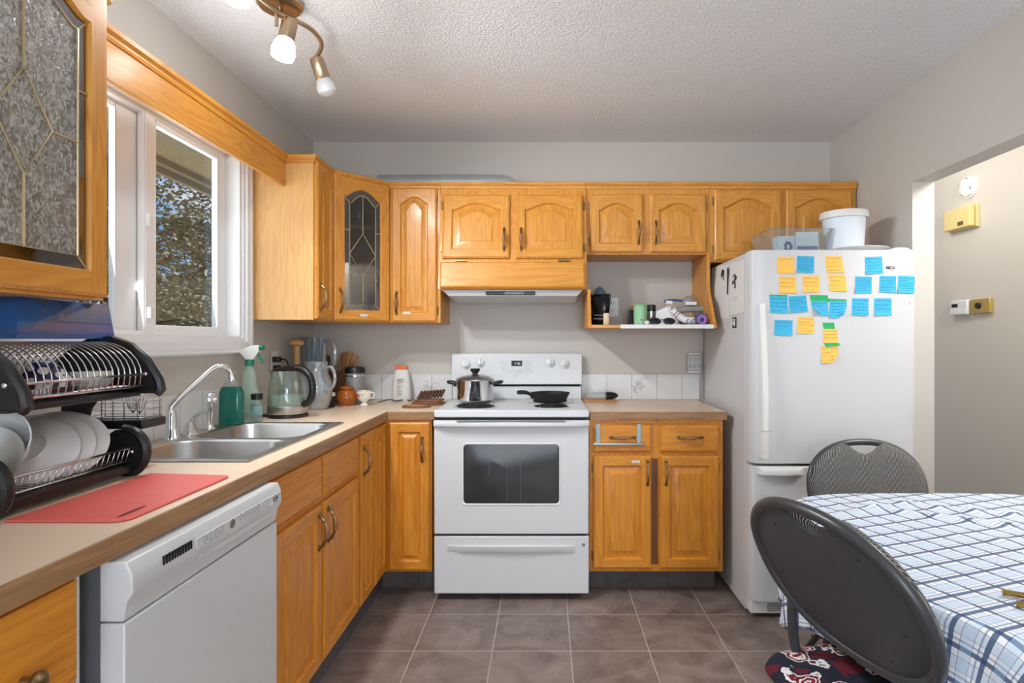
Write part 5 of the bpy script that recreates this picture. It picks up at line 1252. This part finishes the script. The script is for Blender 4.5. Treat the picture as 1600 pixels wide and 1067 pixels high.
# ================================================================== dish rack
o=RK=thing('dish_rack','two tier chrome wire dish rack with black plastic sides on the near worktop','dish rack',(-1.15,1.33,CT))
def sideframe(y0,y1):
    # lower disc with foot, waist, upper dome (profile in x,z world)
    disc=[(-1.08+.058*math.cos(R(a)),CT+.062+.058*math.sin(R(a))) for a in range(-90,100,10)]
    base=[(-1.10,CT+.118),(-1.13,CT+.098),(-1.16,CT+.10)]
    # neck going up at the back
    nk=[(-1.175,CT+.13),(-1.165,CT+.17),(-1.145,CT+.20),(-1.12,CT+.212)]
    up=[(-.995,CT+.212),(-.985,CT+.222),(-.99,CT+.245),(-1.02,CT+.295),(-1.06,CT+.330),(-1.11,CT+.348),(-1.16,CT+.345),(-1.21,CT+.322),(-1.25,CT+.285),(-1.272,CT+.24),(-1.275,CT+.215),(-1.262,CT+.208)]
    bk=[(-1.24,CT+.20),(-1.235,CT+.14),(-1.245,CT+.08),(-1.25,CT+.03),(-1.24,CT+.002),(-1.21,CT+.002),(-1.195,CT+.022),(-1.13,CT+.024),(-1.105,CT+.006)]
    pts=disc+base+nk+up+bk
    m=make('side_frame',MB().prism(pts,y0,y1,'xz'),'black',RK,world=True,bevel=.004)
    # raised rim around the dome and disc
    for cyc in ([(x,y0-.001 if y0<1.3 else y0-.001,z_) for x,z_ in disc],[(x,y0-.001,z_) for x,z_ in up]):
        pass
    make('rim',MB().tube([(x,(y0+y1)/2,z_) for x,z_ in up],(y1-y0)/2+.004,8).tube([(x,(y0+y1)/2,z_) for x,z_ in disc],(y1-y0)/2+.004,8),'black',m,world=True)
    for x,z_ in ((-1.055,CT+.063),(-1.02,CT+.262)): make('screw',MB().sphere((x,y0-.001 ,z_),.006,10,sc=(1,.5,1)),'chrome',m,world=True)
sideframe(1.118,1.134); sideframe(1.512,1.528)
make('crossbar',MB().box(-1.235,-1.10,1.135,1.511,CT+.208,CT+.222).box(-1.10,-1.03,1.135,1.511,CT+.206,CT+.218),'black',RK,world=True,bevel=.003)
make('drip_tray',MB().box(-1.23,-1.07,1.135,1.511,CT+.012,CT+.026).box(-1.07,-1.05,1.135,1.511,CT+.012,CT+.034),'black',RK,world=True,bevel=.003)
ya,yb=1.135,1.511
b=MB()
b.tube([(-1.02,ya,CT+.262),(-1.02,yb,CT+.262)],.0032,8).tube([(-1.025,ya,CT+.232),(-1.025,yb,CT+.232)],.0032,8).tube([(-1.24,ya,CT+.262),(-1.24,yb,CT+.262)],.0032,8)
N=19
for i in range(N):
    y=ya+.014+(yb-ya-.028)*i/(N-1)
    P=[(-1.025,y,CT+.232),(-1.02,y,CT+.262)]+[(-1.13+.11*math.cos(R(a)),y,CT+.262+.082*math.sin(R(a))) for a in range(12,180,14)]+[(-1.24,y,CT+.262),(-1.235,y,CT+.232)]
    b.tube(P,.0017,6)
    b.tube([(-1.025,y,CT+.232),(-1.235,y,CT+.232)],.0017,6)
make('upper_wire_basket',b,'wire',RK,world=True,smooth=180)
b=MB(); b.tube([(-1.052,ya,CT+.075),(-1.052,yb,CT+.075)],.003,8).tube([(-1.062,ya,CT+.040),(-1.062,yb,CT+.040)],.003,8).tube([(-1.22,ya,CT+.085),(-1.22,yb,CT+.085)],.003,8)
for i in range(22):
    y=ya+.01+(yb-ya-.02)*i/21; b.tube([(-1.052,y,CT+.075),(-1.062,y,CT+.040),(-1.215,y,CT+.040),(-1.22,y,CT+.085)],.0015,6)
make('lower_wire_basket',b,'wire',RK,world=True,smooth=180)
# utensil cage on the far side
o=thing('cutlery_basket','wire cutlery basket with black base hung at the far end of the dish rack','cutlery basket',(-1.145,1.615,CT+.112))
b=MB()
for z_ in (.03,.05,.07,.09,.11,.13): b.tube([Vector((p.x,p.y,z_)) for p in rr(0,0,.078,.045,.012,3)],.0014,5,closed=True)
for p in rr(0,0,.078,.045,.012,1): b.tube([(p.x,p.y,.02),(p.x,p.y,.14)],.0014,5)
for x in (-.03,0,.03): b.tube([(x,-.045,.02),(x,-.045,.14)],.0014,5)
make('wire_cage',b,'wire',o,smooth=180)
make('base',MB().box(-.082,.082,-.049,.049,0,.024),'black',o,bevel=.004)
make('hook',MB().tube([(0,-.045,.13),(0,-.075,.14),(0,-.088,.12)],.003,6),'wire',o)
for i,(dx_,dy_) in enumerate(((.02,0),(.03,.01))):
    q=thing('whisk',('steel wire whisk standing in the cutlery basket','small steel wire whisk behind the first in the cutlery basket')[i],'whisk',(-1.125+dx_-i*.035,1.615+dy_,CT+.138))
    b=MB()
    for k in range(6):
        a=PI*k/6; b.tube([(.018*s*math.cos(a)*math.sin(PI*t/1.0)**.7,.018*s*math.sin(a)*math.sin(PI*t)**.7,.01+.10*t) for s in (1,) for t in [j/10 for j in range(11)]],.0008,4)
        b.tube([(-.018*math.cos(a)*math.sin(PI*t)**.7,-.018*math.sin(a)*math.sin(PI*t)**.7,.01+.10*t) for t in [j/10 for j in range(11)]],.0008,4)
    make('wire_loops',b,'wire',q,smooth=180); make('handle',MB().tube([(0,0,.11),(0,0,.14)],.004,8),'steel',q)
o=make('strainer_cup',MB().lathe([(.02,.0),(.034,.02),(.038,.05),(.036,.05),(.03,.02),(0,.003)],c=(-1.125,1.62,CT+.0005),n=28),'chrome',world=True); tag(o,'small chrome cup on the worktop under the cutlery basket','cup')
# plates in the lower basket (leaning)
pl=[(.001,.004),(.052,.0),(.060,.004),(.085,.012),(.116,.020),(.118,.022),(.116,.024),(.085,.016),(.058,.008),(0,.006)]
wp=plain('white glazed plate',(226,226,226),.15,var=.01)
def plate(c,ax,label,k=1.0,mark=False,mm=None):
    ax=Vector(ax).normalized()
    q=Vector((0,0,1)).rotation_difference(ax).to_matrix().to_4x4(); m=Matrix.Translation(Vector(c))@q
    o=make('dinner_plate',MB().lathe([(r_*k,z_*k) for r_,z_ in pl],n=48),mm or wp,mat=m,smooth=60); tag(o,label,'plate','plates in the lower basket of the dish rack')
    if mark:
        make('foot_ring',MB().tube([(.054*k*math.cos(2*PI*i/40),.054*k*math.sin(2*PI*i/40),-.001) for i in range(40)],.0025,6,closed=True),mm or wp,o)
        b=MB()
        for j in range(4):
            for i in range(9-j*2): b.box(-.022+i*.005+j*.004,-.0185+i*.005+j*.004,-.006+j*.006,-.003+j*.006,-.0008,.002)
        make('maker_mark',b.xf(Matrix.Rotation(R(90),4,'Z')),'grey',o)
for i,(y,lab) in enumerate(((1.305,'white dinner plate with grey mark underneath, front of the leaning plates'),(1.352,'white dinner plate leaning behind the marked plate'),(1.398,'white dinner plate, last of the leaning plates near the far side frame'))):
    plate((-1.163,y,CT+.113),(-.34,.56,-.75),lab,.93,mark=(i==0))
o=thing('white_bowl','white bowl standing on edge at the near end of the dish rack','bowl',mat=Matrix.Translation((-1.135,1.198,CT+.125))@Vector((0,0,1)).rotation_difference(Vector((.30,-.70,.50)).normalized()).to_matrix().to_4x4())
make('bowl',MB().lathe([(0,-.03),(.035,-.032),(.055,-.02),(.080,.012),(.084,.03),(.081,.03),(.075,.012),(.05,-.015),(0,-.022)],n=40),wp,o,smooth=60)
o=thing('steel_bowl','grey steel bowl tilted in front of the white bowl in the rack','bowl',mat=Matrix.Translation((-1.105,1.168,CT+.108))@Vector((0,0,1)).rotation_difference(Vector((.30,-.75,.45)).normalized()).to_matrix().to_4x4())
make('bowl',MB().lathe([(0,.0),(.03,.0),(.05,.004),(.062,.016),(.068,.018),(.068,.0195),(.060,.018),(.046,.007),(0,.003)],n=40),'steel',o,smooth=60)
# upper basket contents
UZ=CT+.2345
o=thing('grey_plate','grey plate leaning in the near end of the upper basket','plate',mat=Matrix.Translation((-1.13,1.185,UZ+.045))@Vector((0,0,1)).rotation_difference(Vector((.1,-.9,.35)).normalized()).to_matrix().to_4x4())
make('dish',MB().lathe([(0,.0),(.03,.0),(.042,.004),(.044,.006),(.03,.003),(0,.003)],n=36),plain('grey stoneware',(146,146,148),.4),o)
b=MB(); o=thing('patterned_bowl','navy, white and red patterned bowl upside down in the upper basket','bowl',(-1.13,1.335,UZ))
def pat():
    n=NT('navy floral glaze'); v=n.n('ShaderNodeTexVoronoi'); n.l(n.coord(),v.inputs['Vector']); v.inputs['Scale'].default_value=45
    rr_=n.ramp(v.outputs['Distance'],[(0,srgb(150,36,60)),(.14,srgb(226,222,224)),(.45,srgb(48,44,84))]); rr_.node.color_ramp.interpolation='CONSTANT'; n.set(rr_,.2); return n.m
make('bowl',MB().lathe([(.058,.0),(.060,.003),(.052,.03),(.035,.052),(.022,.058),(.022,.064),(0,.064)],n=40),pat(),o)
o=thing('soap_dish','white oval plastic soap dish at the far end of the upper basket','soap dish',(-1.12,1.455,UZ))
make('dish',MB().loft([[Vector((p.x*k,p.y*k,z_)) for p in rr(0,0,.032,.045,.012,5)] for z_,k in ((0,.85),(.006,.95),(.030,1),(.036,.95),(.036,.9))]),'whitep',o)
o=thing('dark_lid','dark cup with red rim upside down behind the near hoops','cup',(-1.17,1.255,UZ)); make('cup',MB().lathe([(.034,0),(.035,.004),(.028,.06),(.024,.066),(0,.066)],n=28),'blackm',o); make('rim_band',MB().lathe([(.0356,.0),(.0356,.006)],n=28,c0=False,c1=False),'slot',o)
o=thing('kitchen_knife','small steel knife lying along the front wires of the upper basket','knife',(-1.045,1.22,UZ))
make('blade',MB().box(-.001+.0,.001,-.07,.03,0.0002,.012),'chrome',o); make('knife_handle',MB().box(-.004,.004,.03,.10,.0002,.012),'black',o,bevel=.002)
# blue bin above
bl=clear('deep blue plastic',(70,150,225),.06,.15,.25); nv=plain('navy plastic cup',(30,46,72),.25,var=.1)
o=thing('blue_bin','bright blue plastic bin with dark cups resting on top of the dish rack','bin',(-1.19,1.41,CT+.3515))
b=MB(); L=[[Vector((sx_*w_/2,sy_*d_/2,z_)) for sx_,sy_ in ((-1,-1),(1,-1),(1,1),(-1,1))] for w_,d_,z_ in ((.122,.29,.0),(.12,.286,.01),(.108,.262,.089))]
b.loft(L,0,True,False); make('bin_shell',b,bl,o,solid=.002)
for i,(y,lab) in enumerate(((-.065,'navy plastic cup upside down at the near end of the blue bin'),(.06,'navy plastic cup upside down at the far end of the blue bin'))):
    c_=make('navy_cup',MB().lathe([(.03,.0),(.044,.006),(.052,.084),(0,.084)],n=28,sy=1.25),nv,mat=Matrix.Translation((-1.185,1.41+y,CT+.3545))); tag(c_,lab,'cup','navy cups in the blue bin')

# ================================================================== table and chairs
TX,TY,TA,TB,TZ=1.27,1.49,.53,.52,.738
def se(phi,a,b_,e=.5): return (a*math.copysign(abs(math.cos(phi))**e,math.cos(phi)),b_*math.copysign(abs(math.sin(phi))**e,math.sin(phi)))
o=thing('dining_table','small dining table hidden under a plaid cloth','table',(TX,TY,0))
make('table_top',MB().prism([se(2*PI*i/64,TA-.004,TB-.004) for i in range(64)],TZ-.03,TZ,'xy'),'oakx',o)
for sx_ in (-1,1):
    for sy_ in (-1,1): make('leg',MB().tube([(sx_*.36,sy_*.36,TZ-.03),(sx_*.38,sy_*.38,0.002)],[.028,.02],12),'frameg',o)
N=240; b=MB(); rings=[]; UV=[]
def wr(x,y):
    # creases of the cloth on the table top
    h=0
    for (ax_,ay_,bx_,by_,am,wd2) in ((-.40,.42,.40,-.05,.010,.020),(-.25,.44,.45,.12,.009,.018),(-.45,.25,-.05,.42,.010,.02),(-.2,.1,.5,-.2,.006,.02)):
        d=Vector((bx_-ax_,by_-ay_)); L_=d.length; d/=L_; q=Vector((x-ax_,y-ay_)); t=q.dot(d); s=abs(q.x*d.y-q.y*d.x)
        if -.05<t<L_+.05: h+=am*math.exp(-(s/wd2)**2)*math.sin(PI*min(1,max(0,(t+.05)/(L_+.1))))
    return h
vs=[];uv={}
for k in range(29):
    f=k/28
    for i in range(N):
        x,y=se(2*PI*i/N,TA*f,TB*f,1-.5*f); uv[len(vs)]=(x,y); vs.append(Vector((x,y,TZ+.0025+wr(x,y)*(1-f**8))))
drop=.335; K=22
for k in range(1,K+1):
    for i in range(N):
        ph=2*PI*i/N; x,y=se(ph,TA,TB); x2,y2=se(ph+.01,TA,TB); tn=Vector((x2-x,y2-y)).normalized(); nn=Vector((tn.y,-tn.x))
        a=(math.degrees(ph)+360)%360
        # cloth rests on the chair seats: shorter there
        D=drop
        g=math.exp(-((a-193)/17)**4); D-=.125*g
        g=math.exp(-((a-90)/26)**4); D-=.10*g
        s=D*k/K; rc=.02
        if s<rc*1.57: th_=s/rc; out=rc*math.sin(th_); dn=rc*(1-math.cos(th_))
        else: out=rc; dn=rc+(s-rc*1.57)
        u=s/drop
        wv=(.5+.5*math.sin(ph*13+1.2*math.sin(ph*3)))*.030*u**1.3+ (.012*math.sin(ph*29)*u**2)
        w=.0 if k<2 else wv
        uv[len(vs)]=(x+nn.x*s,y+nn.y*s); vs.append(Vector((x+nn.x*(out-rc*.2+w),y+nn.y*(out-rc*.2+w),TZ+.0025-dn)))
fs=[]
for k in range(28+K):
    for i in range(N):
        j=(i+1)%N
        if k==0: fs.append((0*N+i,N+i,N+j)) if False else fs.append((i,N+i,N+j,j))
        else: fs.append((k*N+i,(k+1)*N+i,(k+1)*N+j,k*N+j))
b.add(vs,fs); b.uv=uv
o=make('tablecloth',b,'plaid',mat=Matrix.Translation((TX,TY,0)),smooth=180); tag(o,'blue and white plaid tablecloth draped over the dining table','tablecloth')
k_=o.modifiers.new('thick','SOLIDIFY'); k_.thickness=.0012; k_.offset=1
for i,(px,py,px2,py2,lab) in enumerate(((1566,925,1625,934,'brass coloured metal rod lying farther on the plaid cloth'),(1588,943,1640,955,'brass coloured metal rod lying nearer on the plaid cloth'))):
    p,q=on(px,py,TZ+.012),on(px2,py2,TZ+.012)
    o=make('brass_rod',MB().tube([p,p+(q-p)*.06,p+(q-p)*.08,q],[.0068,.0068,.0056,.0056],12),'brassb',world=True,smooth=30); tag(o,lab,'metal rod','brass rods on the tablecloth')

def chair(label,x,y,rz,cushion=None,tilt=R(25.2),name='folding_chair',bz=.735):
    r=thing(name,label,'chair',(x,y,0),rz)
    a_,b_,n_=.232,.187,2.25; bx_=-.22
    s_,c_=math.sin(tilt),math.cos(tilt)
    BM=Matrix(((0,c_ ,-s_,bx_),(1,0,0,0),(0,s_,c_,bz),(0,0,0,1)))   # local (u along y, d thickness forward, v up)
    # columns: u->(0,1,0), d->(c,0,s), v->(-s,0,c)
    BM=Matrix(((0,c_,-s_,bx_),(1,0,0,0),(0,s_,c_,bz),(0,0,0,1)))
    P=[]
    for i in range(64):
        t=2*PI*i/64; P.append(BM@Vector((a_*math.copysign(abs(math.cos(t))**(2/n_),math.cos(t)),0,b_*math.copysign(abs(math.sin(t))**(2/n_),math.sin(t)))))
    make('back_frame',MB().tube(P,.0135,14,closed=True),'frameg',r,smooth=180)
    def outl(ins,d):
        L=[]; A,B=a_-ins,b_-ins
        for i in range(96):
            t=2*PI*i/96; u=A*math.copysign(abs(math.cos(t))**(2/n_),math.cos(t)); v=B*math.copysign(abs(math.sin(t))**(2/n_),math.sin(t))
            if v>0 and abs(u)<.085: v-= (.052+.2*ins)*(.5+.5*math.cos(PI*u/.085))**.75
            L.append(BM@Vector((u,d,v)))
        return L
    bp=make('back_panel',MB().loft([outl(.012,-.006),outl(.006,-.004),outl(.006,.002)]),'backp',r,smooth=40)
    make('back_pad',MB().loft([outl(.006,.0025),outl(.0,.008),outl(-.002,.016),outl(.006,.026),outl(.02,.032),outl(.05,.035)]),'rib',r,smooth=180)
    b=MB()
    for u,v in ((-.12,.115),(.12,.115),(-.17,-.03),(.17,-.03),(-.1,-.13),(.1,-.13)): b.sphere(BM@Vector((u,-.0065,v)),.003,8)
    make('screws',b,'black',bp)
    for s in (-1,1):
        # front leg continues from the back frame
        p0_=BM@Vector((s*.192,0,-.125)); make('leg',MB().tube(cr([p0_,Vector((-.13,s*.212,.46)),Vector((.02,s*.225,.33)),Vector((.235,s*.24,.012))],5),.0125,12),'frameg',r,smooth=180)
        make('leg',MB().tube([Vector((.10,s*.19,.40)),Vector((-.10,s*.20,.22)),Vector((-.27,s*.22,.012))],.0115,12),'frameg',r,smooth=180)
    make('cross_bar',MB().tube([(.19,-.235,.09),(.19,.235,.09)],.008,8),'frameg',r); make('cross_bar',MB().tube([(-.235,-.218,.075),(-.235,.218,.075)],.008,8),'frameg',r)
    st_=[Vector((p.x,p.y,0)) for p in rr(0,0,.19,.18,.06,8)]
    make('seat_pan',MB().loft([[p+Vector((0,0,.385)) for p in st_],[p+Vector((0,0,.40)) for p in st_]]),'backp',r)
    make('seat_pad',MB().loft([[Vector((p.x*k,p.y*k,z_-.04)) for p in st_] for z_,k in ((.4405,.97),(.448,1),(.458,1),(.466,.93),(.468,.8))]),'rib',r)
    if cushion:
        q=thing('seat_cushion',cushion,'cushion',(x,y,.4285),rz)
        L=[]; 
        for z_,k in ((0,.90),(.008,1.0),(.022,1.05),(.038,1.02),(.048,.93),(.054,.7),(.056,.4)):
            L.append([Vector((p.x*k*1.1-.02,p.y*k*1.15+.0*z_,z_+.004*math.sin(p.x*30)*math.cos(p.y*24)*(z_>.03))) for p in rr(0,0,.2,.2,.07,10)])
        make('cover',MB().loft(L),'floral',q,smooth=180)
    return r
M['backp']=plain('charcoal sheet steel',(66,66,68),.42,var=.06,vs=14)
th_=.30
chair('charcoal folding chair with oval back, near the camera, floral cushion on its seat',.62+.22*math.cos(th_),1.27+.22*math.sin(th_),th_,'dark red and navy floral seat cushion on the near folding chair')
chair('charcoal folding chair with ribbed oval back beyond the table, in front of the refrigerator',1.295,2.14,R(-88),None,tilt=R(14),bz=.667)

# ------------------------------------------------------------------ ceiling light
bc=Vector((-.912,2.04,HC))
r=thing('ceiling_light','brass ceiling track light with curved arm and several swivel heads','ceiling light',bc)
make('canopy',MB().lathe([(.075,-.0005),(.075,-.018),(.066,-.026),(0,-.027)],c=bc,n=36),'satin',r,world=True)
zr=HC-.052
rod=[(-.96,1.28,zr),(-.90,1.48,zr),(-.885,1.68,zr),(-.935,1.88,zr),(-.912,2.0,zr),(-.872,2.065,zr),(-.838,2.13,zr),(-.834,2.21,zr-.004),(-.862,2.27,zr-.009),(-.882,2.288,zr-.018)]
make('curved_arm',MB().tube(cr(rod),.008,12),'satin',r,world=True,smooth=180)
make('arm_post',MB().tube([bc+Vector((0,0,-.02)),bc+Vector((0,0,-.055))],.010,12).tube([(-.915,2.02,zr),(-.915,2.02,zr-.045)],.006,10),'satin',r,world=True)
def lamp_head(p,d,lit,W):
    p=Vector(p); d=Vector(d).normalized()
    h=make('lamp_head',MB().lathe([(.006,-.012),(.024,-.004),(.027,.012),(.027,.068),(.025,.072),(0,.07)],c=p,ax=d,n=24),'satin',r,world=True)
    s=make('glass_shade',MB().lathe([(.024,.066),(.034,.085),(.040,.115),(.036,.135),(.0,.138)] if lit else [(.022,.068),(.03,.08),(.038,.10),(.037,.12),(.022,.136),(0,.14)],c=p,ax=d,n=28),'frost' if lit else 'bulboff',h,world=True)
    if lit:
        l=bpy.data.lights.new('bulb_light','POINT'); l.energy=W; l.color=(.96,.98,1); l.shadow_soft_size=.05
        o=bpy.data.objects.new('bulb_light',l); C.objects.link(o); o.location=p+d*.16
        l=bpy.data.lights.new('head_spot','SPOT'); l.energy=W*14.5; l.color=(.93,.97,1); l.shadow_soft_size=.035; l.spot_size=R(142); l.spot_blend=.7
        o=bpy.data.objects.new('head_spot',l); C.objects.link(o); o.location=p+d*.16; o.rotation_euler=Vector((.75,.30,-.72)).to_track_quat('-Z','Y').to_euler()
lamp_head((-.882,2.05,zr-.012),(-.14,-.10,-.9),True,3)
lamp_head((-.885,1.71,zr-.012),(.05,-.12,-.9),True,3)
lamp_head((-.884,2.292,zr-.028),(.22,.30,-.80),False,0)
lamp_head((-.93,1.32,zr-.012),(-.3,-.5,-.8),False,0)

# hall light
r=thing('hall_ceiling_light','round flush ceiling light in the hallway','ceiling light',(2.05,1.7,HC))
make('base',MB().lathe([(.15,-.0005),(.15,-.02),(0,-.02)],c=(2.05,1.7,HC),n=32),'whitep',r,world=True)
make('diffuser',MB().lathe([(.14,-.02),(.12,-.06),(.06,-.08),(0,-.085)],c=(2.05,1.7,HC),n=32),'frost',r,world=True)

r=thing('added_pendant','unseen white globe pendant lamp added behind the camera as fill for the ceiling','pendant lamp',(.5,-1.3,HC))  # unseen pendant, added to brighten the ceiling
make('canopy',MB().lathe([(.06,-.0005),(.05,-.03),(0,-.03)],n=28),'whitep',r); make('cord',MB().tube([(0,0,-.03),(0,0,-.55)],.004,8),'black',r); make('globe',MB().sphere((0,0,-.68),.13,28),'frost',r,smooth=180)
l=bpy.data.lights.new('added_pendant_fill','POINT'); l.energy=48; l.color=(.89,.96,1); l.shadow_soft_size=.13  # fill light of the added pendant
o=bpy.data.objects.new('added_pendant_fill',l); C.objects.link(o); o.location=(.5,-1.3,HC-.86)
# lights
def area(name,loc,rot,sx,sy,W,col=(1,1,1)):
    l=bpy.data.lights.new(name,'AREA'); l.shape='RECTANGLE'; l.size=sx; l.size_y=sy; l.energy=W; l.color=col
    o=bpy.data.objects.new(name,l); C.objects.link(o); o.location=loc; o.rotation_euler=rot; return o
area('added_patio_fill',(.2,YN+.02,1.15),(R(104),0,0),2.4,1.9,62,(.88,.94,1))  # added fill at the unseen rear window
area('kitchen_window_daylight',(XL-.13,2.06,1.7),(0,R(-100),0),.8,1.1,8,(.94,.97,1))
l=bpy.data.lights.new('hall_fill','POINT'); l.energy=6; l.color=(1,.98,.95); l.shadow_soft_size=.1  # added fill with no fixture, brightens the far hall wall
o=bpy.data.objects.new('hall_fill',l); C.objects.link(o); o.location=(1.86,3.3,HC-.3)
l=bpy.data.lights.new('hall_lamp','POINT'); l.energy=50; l.color=(1,.98,.95); l.shadow_soft_size=.1
o=bpy.data.objects.new('hall_lamp',l); C.objects.link(o); o.location=(2.05,1.7,HC-.25)
l=bpy.data.lights.new('sun','SUN'); l.energy=9; l.angle=.01; l.color=(1,.95,.86); o=bpy.data.objects.new('sun',l); C.objects.link(o)
o.rotation_euler=Vector((-.18,-.60,-.78)).to_track_quat('-Z','Y').to_euler()
W=bpy.data.worlds.new('sky'); S.world=W; W.use_nodes=True; t=W.node_tree; bg_=t.nodes['Background']
tc=t.nodes.new('ShaderNodeTexCoord'); mp=t.nodes.new('ShaderNodeMapping'); mp.inputs['Scale'].default_value=(3,3,7); t.links.new(tc.outputs['Generated'],mp.inputs[0])
nz=t.nodes.new('ShaderNodeTexNoise'); nz.inputs['Scale'].default_value=1.6; nz.inputs['Detail'].default_value=5; t.links.new(mp.outputs[0],nz.inputs['Vector'])
rp=t.nodes.new('ShaderNodeValToRGB'); t.links.new(nz.outputs['Fac'],rp.inputs[0])
rp.color_ramp.elements[0].position=.45; rp.color_ramp.elements[0].color=srgb(110,175,238); rp.color_ramp.elements[1].position=.62; rp.color_ramp.elements[1].color=(.95,.97,1,1)
t.links.new(rp.outputs[0],bg_.inputs[0]); bg_.inputs[1].default_value=1.0

S.view_settings.view_transform='Standard'; S.view_settings.look='None'; S.view_settings.gamma=1; S.view_settings.exposure=0.0; S.view_settings.use_curve_mapping=False
